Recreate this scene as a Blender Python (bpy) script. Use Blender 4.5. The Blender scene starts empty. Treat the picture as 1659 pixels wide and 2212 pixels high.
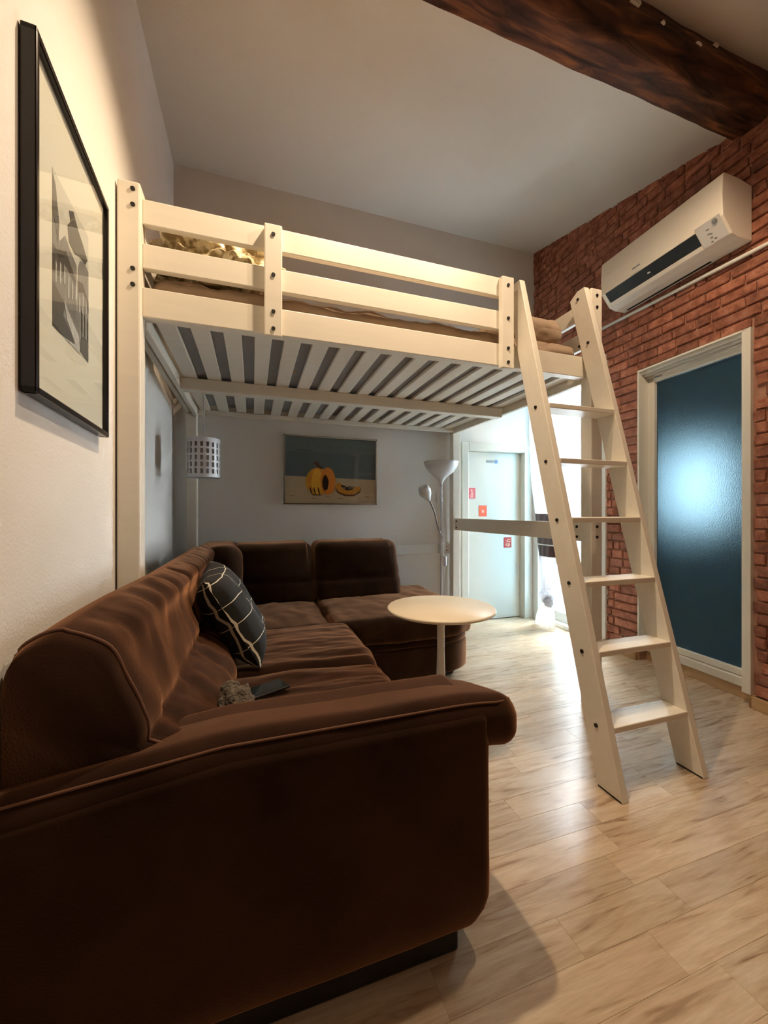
import bpy, bmesh, math, random
from mathutils import Vector, Matrix, noise

random.seed(7)
S = bpy.context.scene
C = S.collection
PI = math.pi

# ------------------------------------------------------------------ camera
F_PX, W_PX, H_PX = 848.0, 1659.0, 2212.0
YAW = math.radians(18.47)
cam_d = bpy.data.cameras.new('camera')
cam_d.sensor_fit = 'VERTICAL'
cam_d.sensor_height = 36.0
cam_d.lens = F_PX / H_PX * 36.0
cam_d.clip_start = 0.02
cam = bpy.data.objects.new('camera', cam_d)
C.objects.link(cam)
cam.location = (0, 0, 1.0)
cam.rotation_euler = (PI / 2, 0, -YAW)
S.camera = cam

# ------------------------------------------------------------------ world, exposure
w = bpy.data.worlds.new('overcast_sky'); S.world = w
w.use_nodes = True
bg = w.node_tree.nodes['Background']
bg.inputs[0].default_value = (0.88, 0.95, 1.0, 1)
bg.inputs[1].default_value = 35.0
S.view_settings.view_transform = 'Standard'
S.view_settings.look = 'None'
S.view_settings.gamma = 1.0
S.view_settings.use_curve_mapping = False
S.view_settings.exposure = 0.42

LAMP_WATTS = (84.0, 44.0)
LAMP_COLOR = (1.0, 0.76, 0.52)
LAMPS = [(0.48, 1.27, 2.875), (1.34, 0.96, 2.86)]
LAMP_AIM = [(0.06, 1.55, 0.6), (1.34, 1.10, 0.0)]
LAMP_CONE = [(112, 0.7), (166, 0.5)]

# ------------------------------------------------------------------ materials
def srgb(r, g, b):
    def f(c):
        c /= 255.0
        return c / 12.92 if c <= 0.04045 else ((c + 0.055) / 1.055) ** 2.4
    return (f(r), f(g), f(b), 1.0)

def N(nt, kind, **kw):
    n = nt.nodes.new(kind)
    for k, v in kw.items():
        setattr(n, k, v)
    return n

def mat(name, col, rough=0.5, metal=0.0, var=0.0, vscale=8.0, bump=0.0, bscale=60.0,
        sheen=0.0, coat=0.0, stretch=None, obj_random=0.0, spec=0.5, tint=None):
    m = bpy.data.materials.new(name); m.use_nodes = True
    nt = m.node_tree; p = nt.nodes['Principled BSDF']
    p.inputs['Base Color'].default_value = col
    p.inputs['Roughness'].default_value = rough
    p.inputs['Metallic'].default_value = metal
    p.inputs['Specular IOR Level'].default_value = spec
    if sheen:
        p.inputs['Sheen Weight'].default_value = sheen
        p.inputs['Sheen Roughness'].default_value = 0.42
        p.inputs['Sheen Tint'].default_value = tint or (tuple(min(1, c * 2.5 + 0.05) for c in col[:3]) + (1,))
    if coat:
        p.inputs['Coat Weight'].default_value = coat
        p.inputs['Coat Roughness'].default_value = 0.08
    if var or bump or obj_random:
        tc = N(nt, 'ShaderNodeTexCoord'); mp = N(nt, 'ShaderNodeMapping')
        nt.links.new(tc.outputs['Object'], mp.inputs['Vector'])
        if stretch: mp.inputs['Scale'].default_value = stretch
        src = mp.outputs['Vector']
        oi = None
        if obj_random:
            oi = N(nt, 'ShaderNodeObjectInfo')
            ad = N(nt, 'ShaderNodeVectorMath', operation='ADD')
            ml = N(nt, 'ShaderNodeMath', operation='MULTIPLY'); ml.inputs[1].default_value = 37.0
            nt.links.new(oi.outputs['Random'], ml.inputs[0])
            nt.links.new(src, ad.inputs[0]); nt.links.new(ml.outputs[0], ad.inputs[1])
            src = ad.outputs[0]
        if var or obj_random:
            nz = N(nt, 'ShaderNodeTexNoise'); nz.inputs['Scale'].default_value = vscale
            nz.inputs['Detail'].default_value = 6.0
            nt.links.new(src, nz.inputs['Vector'])
            mr = N(nt, 'ShaderNodeMapRange')
            mr.inputs['From Min'].default_value = 0.3; mr.inputs['From Max'].default_value = 0.7
            mr.inputs['To Min'].default_value = 1.0 - var; mr.inputs['To Max'].default_value = 1.0 + var
            nt.links.new(nz.outputs['Fac'], mr.inputs['Value'])
            fac = mr.outputs[0]
            if obj_random:
                m2 = N(nt, 'ShaderNodeMapRange')
                m2.inputs['To Min'].default_value = 1.0 - obj_random; m2.inputs['To Max'].default_value = 1.0 + obj_random
                nt.links.new(oi.outputs['Random'], m2.inputs['Value'])
                mm = N(nt, 'ShaderNodeMath', operation='MULTIPLY')
                nt.links.new(fac, mm.inputs[0]); nt.links.new(m2.outputs[0], mm.inputs[1]); fac = mm.outputs[0]
            mul = N(nt, 'ShaderNodeVectorMath', operation='SCALE')
            mul.inputs[0].default_value = col[:3]
            nt.links.new(fac, mul.inputs['Scale'])
            nt.links.new(mul.outputs[0], p.inputs['Base Color'])
        if bump:
            nb = N(nt, 'ShaderNodeTexNoise'); nb.inputs['Scale'].default_value = bscale
            nb.inputs['Detail'].default_value = 4.0
            nt.links.new(src, nb.inputs['Vector'])
            bp = N(nt, 'ShaderNodeBump'); bp.inputs['Strength'].default_value = bump
            bp.inputs['Distance'].default_value = 0.01
            nt.links.new(nb.outputs['Fac'], bp.inputs['Height'])
            nt.links.new(bp.outputs[0], p.inputs['Normal'])
    return m

def thin_glass(name, tint=(1, 1, 1, 1), rough=0.02):
    m = bpy.data.materials.new(name); m.use_nodes = True; nt = m.node_tree
    nt.nodes.remove(nt.nodes['Principled BSDF'])
    out = nt.nodes['Material Output']
    tr = N(nt, 'ShaderNodeBsdfTransparent'); tr.inputs[0].default_value = tint
    gl = N(nt, 'ShaderNodeBsdfGlossy'); gl.inputs['Roughness'].default_value = rough
    lw = N(nt, 'ShaderNodeLayerWeight'); lw.inputs['Blend'].default_value = 0.5
    pw = N(nt, 'ShaderNodeMath', operation='POWER'); pw.inputs[1].default_value = 5.0
    ml = N(nt, 'ShaderNodeMath', operation='MULTIPLY_ADD'); ml.inputs[1].default_value = 0.95; ml.inputs[2].default_value = 0.05
    nt.links.new(lw.outputs['Facing'], pw.inputs[0]); nt.links.new(pw.outputs[0], ml.inputs[0])
    mx = N(nt, 'ShaderNodeMixShader')
    nt.links.new(ml.outputs[0], mx.inputs[0]); nt.links.new(tr.outputs[0], mx.inputs[1])
    nt.links.new(gl.outputs[0], mx.inputs[2]); nt.links.new(mx.outputs[0], out.inputs[0])
    return m

def sheer(name, col, alpha=0.45):
    m = bpy.data.materials.new(name); m.use_nodes = True; nt = m.node_tree
    nt.nodes.remove(nt.nodes['Principled BSDF']); out = nt.nodes['Material Output']
    tr = N(nt, 'ShaderNodeBsdfTransparent')
    tl = N(nt, 'ShaderNodeBsdfTranslucent'); tl.inputs[0].default_value = col
    df = N(nt, 'ShaderNodeBsdfDiffuse'); df.inputs[0].default_value = col
    m1 = N(nt, 'ShaderNodeMixShader'); m1.inputs[0].default_value = 0.5
    m2 = N(nt, 'ShaderNodeMixShader'); m2.inputs[0].default_value = alpha
    nt.links.new(tl.outputs[0], m1.inputs[1]); nt.links.new(df.outputs[0], m1.inputs[2])
    nt.links.new(tr.outputs[0], m2.inputs[1]); nt.links.new(m1.outputs[0], m2.inputs[2])
    nt.links.new(m2.outputs[0], out.inputs[0])
    return m

M = {}
M['plaster'] = mat('plaster', srgb(236, 232, 225), 0.9, var=0.02, vscale=2, bump=0.12, bscale=140, spec=0.2)
M['ceil'] = mat('ceiling_plaster', srgb(222, 218, 208), 0.9, var=0.02, vscale=2, bump=0.12, bscale=120, spec=0.2)
M['bed'] = mat('white_stained_pine', srgb(236, 229, 214), 0.42, var=0.025, vscale=5, stretch=(1, 6, 6))
M['hole'] = mat('dark_bolt', srgb(22, 18, 16), 0.5)
M['white'] = mat('white_lacquer', srgb(235, 234, 228), 0.35)
M['doorwhite'] = mat('cream_door_paint', srgb(216, 214, 202), 0.4)
M['frame'] = mat('white_frame_paint', srgb(232, 228, 216), 0.4)
M['joint'] = mat('floor_joint', srgb(165, 138, 108), 0.8)
M['mortar'] = mat('mortar', srgb(172, 128, 106), 0.9, var=0.12, vscale=20, bump=0.4, bscale=200)
M['base'] = mat('oak_baseboard', srgb(196, 160, 118), 0.5, var=0.08, vscale=6, stretch=(8, 1, 8))
M['sofa'] = mat('brown_microfibre', srgb(42, 26, 18), 0.9, var=0.40, vscale=6, bump=0.15, bscale=300, sheen=1.0, spec=0.05, tint=srgb(214, 156, 116))
M['piping'] = mat('brown_piping', srgb(104, 70, 50), 0.8)
M['foot'] = mat('black_plastic', srgb(20, 18, 17), 0.5)
M['sheet'] = mat('taupe_sheet', srgb(170, 146, 124), 0.9, var=0.05, vscale=6, bump=0.3, bscale=18)
M['blackframe'] = mat('black_frame', srgb(24, 17, 16), 0.25, spec=0.35)
M['silver'] = mat('silver_frame', srgb(190, 185, 175), 0.25, metal=0.9)
M['mattress_ticking'] = mat('grey_ticking', srgb(150, 150, 152), 0.9)
M['table'] = mat('cream_table', srgb(240, 226, 200), 0.35)
M['ac'] = mat('ac_plastic', srgb(238, 230, 216), 0.4)
M['acgrey'] = mat('ac_grey_plastic', srgb(214, 212, 208), 0.45)
M['black'] = mat('black', srgb(10, 10, 10), 0.6)
M['pipe'] = mat('pipe_plastic', srgb(226, 224, 216), 0.4)
M['glass'] = thin_glass('window_glass', (0.96, 1, 1, 1))
M['sheer'] = sheer('sheer_voile', (0.80, 0.86, 0.88, 1), 0.4)
M['sheer2'] = sheer('cream_voile', (0.93, 0.90, 0.84, 1), 0.8)
M['silvercloth'] = sheer('grey_voile', (0.62, 0.60, 0.62, 1), 0.85)
M['browncloth'] = mat('brown_satin', srgb(74, 52, 50), 0.45)
M['plush'] = mat('grey_plush', srgb(104, 94, 82), 0.95, var=0.5, vscale=60, bump=1.0, bscale=180, sheen=0.4)
M['facade'] = mat('shutter_grey', srgb(66, 74, 82), 0.6)
M['tile'] = mat('bathroom_tile', srgb(120, 160, 180), 0.5)
M['lampwhite'] = mat('lamp_white', srgb(226, 230, 234), 0.25)
M['metal'] = mat('grey_metal', srgb(150, 150, 148), 0.35, metal=0.6)
M['bounce_cut'] = mat('bounce_cut_wood', srgb(58, 40, 30), 0.5, var=.2, vscale=5, stretch=(6, 6, 1))  # invented dark finish that keeps bounce light off the sofa's near face
M['balcony'] = mat('balcony_slab', srgb(200, 206, 214), 0.8)

def wood_floor():
    m = bpy.data.materials.new('oak_laminate'); m.use_nodes = True; nt = m.node_tree
    p = nt.nodes['Principled BSDF']
    p.inputs['Roughness'].default_value = 0.24
    tc = N(nt, 'ShaderNodeTexCoord'); oi = N(nt, 'ShaderNodeObjectInfo')
    mp = N(nt, 'ShaderNodeMapping'); mp.inputs['Scale'].default_value = (1.5, 15, 1)
    ml = N(nt, 'ShaderNodeMath', operation='MULTIPLY'); ml.inputs[1].default_value = 53.0
    ad = N(nt, 'ShaderNodeVectorMath', operation='ADD')
    L = nt.links.new
    L(oi.outputs['Random'], ml.inputs[0]); L(tc.outputs['Object'], mp.inputs['Vector'])
    L(mp.outputs[0], ad.inputs[0]); L(ml.outputs[0], ad.inputs[1])
    n1 = N(nt, 'ShaderNodeTexNoise'); n1.inputs['Scale'].default_value = 2.2; n1.inputs['Detail'].default_value = 8
    n1.inputs['Distortion'].default_value = 1.4
    L(ad.outputs[0], n1.inputs['Vector'])
    n2 = N(nt, 'ShaderNodeTexNoise'); n2.inputs['Scale'].default_value = 14; n2.inputs['Detail'].default_value = 4
    L(ad.outputs[0], n2.inputs['Vector'])
    r = N(nt, 'ShaderNodeValToRGB')
    e = r.color_ramp.elements
    e[0].position = 0.27; e[0].color = srgb(146, 118, 92)
    e[1].position = 0.72; e[1].color = srgb(218, 200, 176)
    k = e.new(0.40); k.color = srgb(196, 172, 144)
    k = e.new(0.54); k.color = srgb(208, 186, 158)
    L(n1.outputs['Fac'], r.inputs[0])
    m2 = N(nt, 'ShaderNodeMapRange'); m2.inputs['To Min'].default_value = 0.86; m2.inputs['To Max'].default_value = 1.08
    L(oi.outputs['Random'], m2.inputs['Value'])
    m3 = N(nt, 'ShaderNodeMapRange'); m3.inputs['From Min'].default_value = .3; m3.inputs['From Max'].default_value = .7
    m3.inputs['To Min'].default_value = 0.90; m3.inputs['To Max'].default_value = 1.06
    L(n2.outputs['Fac'], m3.inputs['Value'])
    mm = N(nt, 'ShaderNodeMath', operation='MULTIPLY'); L(m2.outputs[0], mm.inputs[0]); L(m3.outputs[0], mm.inputs[1])
    sc = N(nt, 'ShaderNodeVectorMath', operation='SCALE'); L(r.outputs[0], sc.inputs[0]); L(mm.outputs[0], sc.inputs['Scale'])
    L(sc.outputs[0], p.inputs['Base Color'])
    bp = N(nt, 'ShaderNodeBump'); bp.inputs['Strength'].default_value = 0.05; bp.inputs['Distance'].default_value = 0.004
    L(n2.outputs['Fac'], bp.inputs['Height']); L(bp.outputs[0], p.inputs['Normal'])
    return m
M['floor'] = wood_floor()

def brick_mat():
    m = bpy.data.materials.new('red_brick'); m.use_nodes = True; nt = m.node_tree; L = nt.links.new
    p = nt.nodes['Principled BSDF']; p.inputs['Roughness'].default_value = 0.75
    p.inputs['Specular IOR Level'].default_value = 0.3
    tc = N(nt, 'ShaderNodeTexCoord'); oi = N(nt, 'ShaderNodeObjectInfo'); ge = N(nt, 'ShaderNodeNewGeometry')
    n1 = N(nt, 'ShaderNodeTexNoise'); n1.inputs['Scale'].default_value = 22; n1.inputs['Detail'].default_value = 8
    n1.inputs['Roughness'].default_value = 0.65
    L(ge.outputs['Position'], n1.inputs['Vector'])
    r = N(nt, 'ShaderNodeValToRGB'); e = r.color_ramp.elements
    e[0].position = 0.28; e[0].color = srgb(104, 62, 48)
    e[1].position = 0.75; e[1].color = srgb(186, 130, 106)
    k = e.new(0.5); k.color = srgb(152, 96, 74)
    L(n1.outputs['Fac'], r.inputs[0])
    m2 = N(nt, 'ShaderNodeMapRange'); m2.inputs['To Min'].default_value = 0.72; m2.inputs['To Max'].default_value = 1.18
    L(oi.outputs['Random'], m2.inputs['Value'])
    sc = N(nt, 'ShaderNodeVectorMath', operation='SCALE'); L(r.outputs[0], sc.inputs[0]); L(m2.outputs[0], sc.inputs['Scale'])
    L(sc.outputs[0], p.inputs['Base Color'])
    n2 = N(nt, 'ShaderNodeTexNoise'); n2.inputs['Scale'].default_value = 90; n2.inputs['Detail'].default_value = 5
    L(ge.outputs['Position'], n2.inputs['Vector'])
    bp = N(nt, 'ShaderNodeBump'); bp.inputs['Strength'].default_value = 0.5; bp.inputs['Distance'].default_value = 0.006
    L(n2.outputs['Fac'], bp.inputs['Height']); L(bp.outputs[0], p.inputs['Normal'])
    return m
M['brick'] = brick_mat()

def beam_mat():
    m = bpy.data.materials.new('old_dark_timber'); m.use_nodes = True; nt = m.node_tree; L = nt.links.new
    p = nt.nodes['Principled BSDF']; p.inputs['Roughness'].default_value = 0.75; p.inputs['Specular IOR Level'].default_value = 0.25
    tc = N(nt, 'ShaderNodeTexCoord'); mp = N(nt, 'ShaderNodeMapping'); mp.inputs['Scale'].default_value = (1.6, 9, 9)
    L(tc.outputs['Object'], mp.inputs['Vector'])
    n1 = N(nt, 'ShaderNodeTexNoise'); n1.inputs['Scale'].default_value = 2.4; n1.inputs['Detail'].default_value = 8
    n1.inputs['Distortion'].default_value = 0.8
    L(mp.outputs[0], n1.inputs['Vector'])
    r = N(nt, 'ShaderNodeValToRGB'); e = r.color_ramp.elements
    e[0].position = 0.32; e[0].color = srgb(40, 25, 18)
    e[1].position = 0.74; e[1].color = srgb(146, 92, 52)
    k = e.new(0.52); k.color = srgb(86, 52, 34)
    L(n1.outputs['Fac'], r.inputs[0]); L(r.outputs[0], p.inputs['Base Color'])
    bp = N(nt, 'ShaderNodeBump'); bp.inputs['Strength'].default_value = 0.6; bp.inputs['Distance'].default_value = 0.02
    L(n1.outputs['Fac'], bp.inputs['Height']); L(bp.outputs[0], p.inputs['Normal'])
    return m
M['beam'] = beam_mat()

def frosted():
    m = bpy.data.materials.new('blue_frosted_glass'); m.use_nodes = True; nt = m.node_tree; L = nt.links.new
    nt.nodes.remove(nt.nodes['Principled BSDF']); out = nt.nodes['Material Output']
    rf = N(nt, 'ShaderNodeBsdfRefraction'); rf.inputs['Color'].default_value = (0.050, 0.076, 0.090, 1)
    rf.inputs['Roughness'].default_value = 0.66; rf.inputs['IOR'].default_value = 1.45
    df = N(nt, 'ShaderNodeBsdfDiffuse'); df.inputs[0].default_value = srgb(70, 108, 124)
    gl = N(nt, 'ShaderNodeBsdfGlossy'); gl.inputs['Roughness'].default_value = 0.3
    m1 = N(nt, 'ShaderNodeMixShader'); m1.inputs[0].default_value = 0.30
    L(rf.outputs[0], m1.inputs[1]); L(df.outputs[0], m1.inputs[2])
    fr = N(nt, 'ShaderNodeFresnel'); fr.inputs['IOR'].default_value = 1.35
    m2 = N(nt, 'ShaderNodeMixShader'); L(fr.outputs[0], m2.inputs[0]); L(m1.outputs[0], m2.inputs[1]); L(gl.outputs[0], m2.inputs[2])
    nz = N(nt, 'ShaderNodeTexNoise'); nz.inputs['Scale'].default_value = 160
    bp = N(nt, 'ShaderNodeBump'); bp.inputs['Strength'].default_value = 0.5; bp.inputs['Distance'].default_value = 0.006
    L(nz.outputs['Fac'], bp.inputs['Height'])
    for n in (rf, gl): L(bp.outputs[0], n.inputs['Normal'])
    L(m2.outputs[0], out.inputs[0])
    return m
M['frosted'] = frosted()

def satin():
    m = mat('cream_satin', srgb(206, 188, 140), 0.35)
    nt = m.node_tree; L = nt.links.new; p = nt.nodes['Principled BSDF']
    tc = N(nt, 'ShaderNodeTexCoord'); n = N(nt, 'ShaderNodeTexNoise'); n.inputs['Scale'].default_value = 9
    n.inputs['Distortion'].default_value = 2.5
    L(tc.outputs['Object'], n.inputs['Vector'])
    r = N(nt, 'ShaderNodeValToRGB'); e = r.color_ramp.elements
    e[0].position = .42; e[0].color = srgb(150, 130, 92); e[1].position = .55; e[1].color = srgb(226, 212, 176)
    L(n.outputs['Fac'], r.inputs[0]); L(r.outputs[0], p.inputs['Base Color'])
    return m
M['satin'] = satin()

def grid_cloth():
    m = mat('black_cloth_white_lines', srgb(28, 27, 26), 0.9)
    nt = m.node_tree; L = nt.links.new; p = nt.nodes['Principled BSDF']
    uv = N(nt, 'ShaderNodeUVMap'); sp = N(nt, 'ShaderNodeSeparateXYZ')
    nz = N(nt, 'ShaderNodeTexNoise'); nz.inputs['Scale'].default_value = 2.2
    L(uv.outputs[0], nz.inputs['Vector'])
    sb = N(nt, 'ShaderNodeVectorMath', operation='SUBTRACT'); sb.inputs[1].default_value = (.5, .5, .5)
    L(nz.outputs['Color'], sb.inputs[0])
    sc = N(nt, 'ShaderNodeVectorMath', operation='SCALE'); sc.inputs['Scale'].default_value = 0.12
    L(sb.outputs[0], sc.inputs[0])
    ad = N(nt, 'ShaderNodeVectorMath', operation='ADD'); L(uv.outputs[0], ad.inputs[0]); L(sc.outputs[0], ad.inputs[1])
    L(ad.outputs[0], sp.inputs[0])
    res = []
    for ax, cnt, wd in (('X', 3.2, 0.030), ('Y', 4.3, 0.036)):
        a = N(nt, 'ShaderNodeMath', operation='MULTIPLY'); a.inputs[1].default_value = cnt; L(sp.outputs[ax], a.inputs[0])
        f = N(nt, 'ShaderNodeMath', operation='FRACT'); L(a.outputs[0], f.inputs[0])
        c = N(nt, 'ShaderNodeMath', operation='LESS_THAN'); c.inputs[1].default_value = wd; L(f.outputs[0], c.inputs[0])
        res.append(c)
    mx = N(nt, 'ShaderNodeMath', operation='MAXIMUM'); L(res[0].outputs[0], mx.inputs[0]); L(res[1].outputs[0], mx.inputs[1])
    mc = N(nt, 'ShaderNodeMix', data_type='RGBA'); mc.inputs[6].default_value = srgb(30, 29, 27); mc.inputs[7].default_value = srgb(222, 212, 190)
    L(mx.outputs[0], mc.inputs[0]); L(mc.outputs[2], p.inputs['Base Color'])
    return m
M['gridcloth'] = grid_cloth()

def flat(name, r, g, b, rough=0.6):
    return mat(name, srgb(r, g, b), rough)

# ------------------------------------------------------------------ builders
def mesh_obj(name, verts, faces, m, parent=None, smooth=False, origin=(0, 0, 0)):
    me = bpy.data.meshes.new(name)
    ox, oy, oz = origin
    me.from_pydata([(v[0] - ox, v[1] - oy, v[2] - oz) for v in verts], [], faces)
    me.update()
    if smooth:
        for p in me.polygons: p.use_smooth = True
    if m is not None: me.materials.append(m)
    o = bpy.data.objects.new(name, me); C.objects.link(o)
    if parent is not None: o.parent = parent
    return o

def from_bm(name, bm, m, parent=None, smooth=False, origin=(0, 0, 0)):
    bmesh.ops.recalc_face_normals(bm, faces=bm.faces)
    if any(origin): bmesh.ops.translate(bm, verts=bm.verts, vec=(-origin[0], -origin[1], -origin[2]))
    me = bpy.data.meshes.new(name); bm.to_mesh(me); bm.free()
    if smooth:
        for p in me.polygons: p.use_smooth = True
    me.materials.append(m)
    o = bpy.data.objects.new(name, me); C.objects.link(o)
    if parent is not None: o.parent = parent
    return o

def add_box(bm, x0, x1, y0, y1, z0, z1):
    vs = [bm.verts.new((x, y, z)) for x in (x0, x1) for y in (y0, y1) for z in (z0, z1)]
    for f in ((0, 1, 3, 2), (4, 6, 7, 5), (0, 4, 5, 1), (2, 3, 7, 6), (0, 2, 6, 4), (1, 5, 7, 3)):
        bm.faces.new([vs[i] for i in f])
    return vs

def box(name, b, m, parent=None, bevel=0.0, seg=2, origin=(0, 0, 0)):
    bm = bmesh.new(); add_box(bm, *b)
    if bevel:
        bmesh.ops.bevel(bm, geom=list(bm.edges), offset=bevel, segments=seg, affect='EDGES', profile=0.5)
    return from_bm(name, bm, m, parent, origin=origin)

def boxes(name, lst, m, parent=None, origin=(0, 0, 0)):
    bm = bmesh.new()
    for b in lst: add_box(bm, *b)
    return from_bm(name, bm, m, parent, origin=origin)

def prism(name, poly, axis, a0, a1, m, parent=None, bevel=0.0, origin=(0, 0, 0)):
    """poly: 2-D points; axis 'X' -> (y,z), 'Y' -> (x,z), 'Z' -> (x,y)"""
    def P(p, a):
        return {'X': (a, p[0], p[1]), 'Y': (p[0], a, p[1]), 'Z': (p[0], p[1], a)}[axis]
    bm = bmesh.new()
    A = [bm.verts.new(P(p, a0)) for p in poly]; B = [bm.verts.new(P(p, a1)) for p in poly]
    bm.faces.new(A); bm.faces.new(B[::-1])
    n = len(poly)
    for i in range(n): bm.faces.new((A[i], A[(i + 1) % n], B[(i + 1) % n], B[i]))
    if bevel:
        bmesh.ops.recalc_face_normals(bm, faces=bm.faces)
        bmesh.ops.bevel(bm, geom=list(bm.edges), offset=bevel, segments=2, affect='EDGES', profile=0.5)
    return from_bm(name, bm, m, parent, origin=origin)

def cyl_mesh(name, r, h, seg=14, axis='Y', r2=None):
    bm = bmesh.new()
    bmesh.ops.create_cone(bm, cap_ends=True, segments=seg, radius1=r, radius2=r if r2 is None else r2, depth=h)
    if axis == 'Y': bmesh.ops.rotate(bm, verts=bm.verts, matrix=Matrix.Rotation(PI / 2, 3, 'X'))
    if axis == 'X': bmesh.ops.rotate(bm, verts=bm.verts, matrix=Matrix.Rotation(PI / 2, 3, 'Y'))
    me = bpy.data.meshes.new(name); bm.to_mesh(me); bm.free()
    return me

def put(name, me, loc, parent=None, m=None):
    if m is not None and not me.materials: me.materials.append(m)
    o = bpy.data.objects.new(name, me); C.objects.link(o); o.location = loc
    if parent is not None: o.parent = parent
    return o

def tube(name, pts, r, m, parent=None, seg=10, origin=(0, 0, 0), closed=False, radii=None):
    pts = [Vector(p) for p in pts]; n = len(pts); V = []; Fc = []
    for i, p in enumerate(pts):
        a = pts[(i - 1) % n] if (closed or i > 0) else p
        b = pts[(i + 1) % n] if (closed or i < n - 1) else p
        t = (b - a).normalized()
        up = Vector((0, 0, 1)) if abs(t.z) < 0.9 else Vector((1, 0, 0))
        u = t.cross(up).normalized(); v = u.cross(t)
        rr = radii[i] if radii else r
        for k in range(seg):
            an = 2 * PI * k / seg
            V.append(p + u * math.cos(an) * rr + v * math.sin(an) * rr)
    for i in range(n if closed else n - 1):
        for k in range(seg):
            j = (i + 1) % n
            Fc.append((i * seg + k, i * seg + (k + 1) % seg, j * seg + (k + 1) % seg, j * seg + k))
    if not closed:
        Fc.append(tuple(range(seg))[::-1]); Fc.append(tuple((n - 1) * seg + k for k in range(seg)))
    return mesh_obj(name, V, Fc, m, parent, True, origin)

def lathe(name, prof, m, parent=None, seg=40, center=(0, 0), origin=(0, 0, 0)):
    V = []; Fc = []; n = len(prof)
    for r, z in prof:
        for k in range(seg):
            a = 2 * PI * k / seg
            V.append((center[0] + r * math.cos(a), center[1] + r * math.sin(a), z))
    for i in range(n - 1):
        for k in range(seg):
            Fc.append((i * seg + k, i * seg + (k + 1) % seg, (i + 1) * seg + (k + 1) % seg, (i + 1) * seg + k))
    if prof[0][0] > 1e-4: Fc.append(tuple(range(seg))[::-1])
    if prof[-1][0] > 1e-4: Fc.append(tuple((n - 1) * seg + k for k in range(seg)))
    return mesh_obj(name, V, Fc, m, parent, True, origin)

def catmull(P, k=6, closed=False):
    P = [Vector(p) for p in P]; n = len(P); out = []
    for i in range(n if closed else n - 1):
        p0 = P[(i - 1) % n] if (closed or i > 0) else P[0]
        p1 = P[i]; p2 = P[(i + 1) % n]
        p3 = P[(i + 2) % n] if (closed or i + 2 < n) else P[-1]
        for j in range(k):
            t = j / k
            out.append(0.5 * ((2 * p1) + (-p0 + p2) * t + (2 * p0 - 5 * p1 + 4 * p2 - p3) * t * t + (-p0 + 3 * p1 - 3 * p2 + p3) * t ** 3))
    if not closed: out.append(P[-1])
    return out

def cushion(name, b, r, m, parent=None, bulge=(0, 0, 0), wr=0.0, wscale=6.0, wstretch=(1, 1, 1), seg=14,
            fn=None, origin=(0, 0, 0)):
    """rounded, slightly bulging upholstered block in root-relative coordinates"""
    x0, x1, y0, y1, z0, z1 = b
    c = Vector(((x0 + x1) / 2, (y0 + y1) / 2, (z0 + z1) / 2)); h = Vector(((x1 - x0) / 2, (y1 - y0) / 2, (z1 - z0) / 2))
    rr = min(r, h.x * .98, h.y * .98, h.z * .98)
    def ticks(hh, n):
        n = max(n, 4)
        inner = [(-1 + 2 * i / n) * (hh - rr) for i in range(n + 1)]
        edge = [hh - rr + rr * math.tan(math.radians(45 * i / 4)) for i in range(1, 5)]
        return [-e for e in edge[::-1]] + inner + edge
    tot = max(h)
    tx, ty, tz = (ticks(h[i], int(seg * h[i] / tot) + 3) for i in range(3))
    V = []; idx = {}; Fc = []
    def vid(p):
        k = (round(p[0], 5), round(p[1], 5), round(p[2], 5))
        if k not in idx: idx[k] = len(V); V.append(Vector(p))
        return idx[k]
    def face(ta, tb, mk, flip):
        for i in range(len(ta) - 1):
            for j in range(len(tb) - 1):
                q = [vid(mk(ta[i], tb[j])), vid(mk(ta[i + 1], tb[j])), vid(mk(ta[i + 1], tb[j + 1])), vid(mk(ta[i], tb[j + 1]))]
                Fc.append(tuple(q[::-1] if flip else q))
    face(tx, ty, lambda a, b_: (a, b_, h.z), False); face(tx, ty, lambda a, b_: (a, b_, -h.z), True)
    face(ty, tz, lambda a, b_: (h.x, a, b_), False); face(ty, tz, lambda a, b_: (-h.x, a, b_), True)
    face(tx, tz, lambda a, b_: (a, h.y, b_), True); face(tx, tz, lambda a, b_: (a, -h.y, b_), False)
    out = []
    for p in V:
        q = Vector([max(-(h[i] - rr), min(h[i] - rr, p[i])) for i in range(3)])
        d = p - q; nrm = d.normalized() if d.length > 1e-9 else Vector((0, 0, 1))
        s = q + nrm * rr
        u = Vector([s[i] / h[i] for i in range(3)])
        for i in range(3):
            if bulge[i]:
                j, k = (i + 1) % 3, (i + 2) % 3
                s[i] += (1 if u[i] > 0 else -1) * abs(u[i]) * bulge[i] * max(0, 1 - u[j] ** 2) ** .6 * max(0, 1 - u[k] ** 2) ** .6
        ws = c + s
        if wr:
            qv = Vector((ws.x * wstretch[0], ws.y * wstretch[1], ws.z * wstretch[2])) * wscale
            ws = ws + nrm * wr * noise.fractal(qv, 1.0, 2.0, 3)
        if fn: ws = Vector(fn(ws, u))
        out.append(ws)
    return mesh_obj(name, out, Fc, m, parent, True, origin)

class Thing:
    def __init__(self, name, label, cat, loc=(0, 0, 0), rz=0.0, group=None, kind=None):
        o = bpy.data.objects.new(name, None); C.objects.link(o)
        o.empty_display_size = 0.1
        o.location = loc; o.rotation_euler = (0, 0, rz)
        o['label'] = label; o['category'] = cat
        if group: o['group'] = group
        if kind: o['kind'] = kind
        self.o = o; self.loc = loc

def tag(o, label, cat, group=None, kind=None):
    o['label'] = label; o['category'] = cat
    if group: o['group'] = group
    if kind: o['kind'] = kind
    return o

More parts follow.
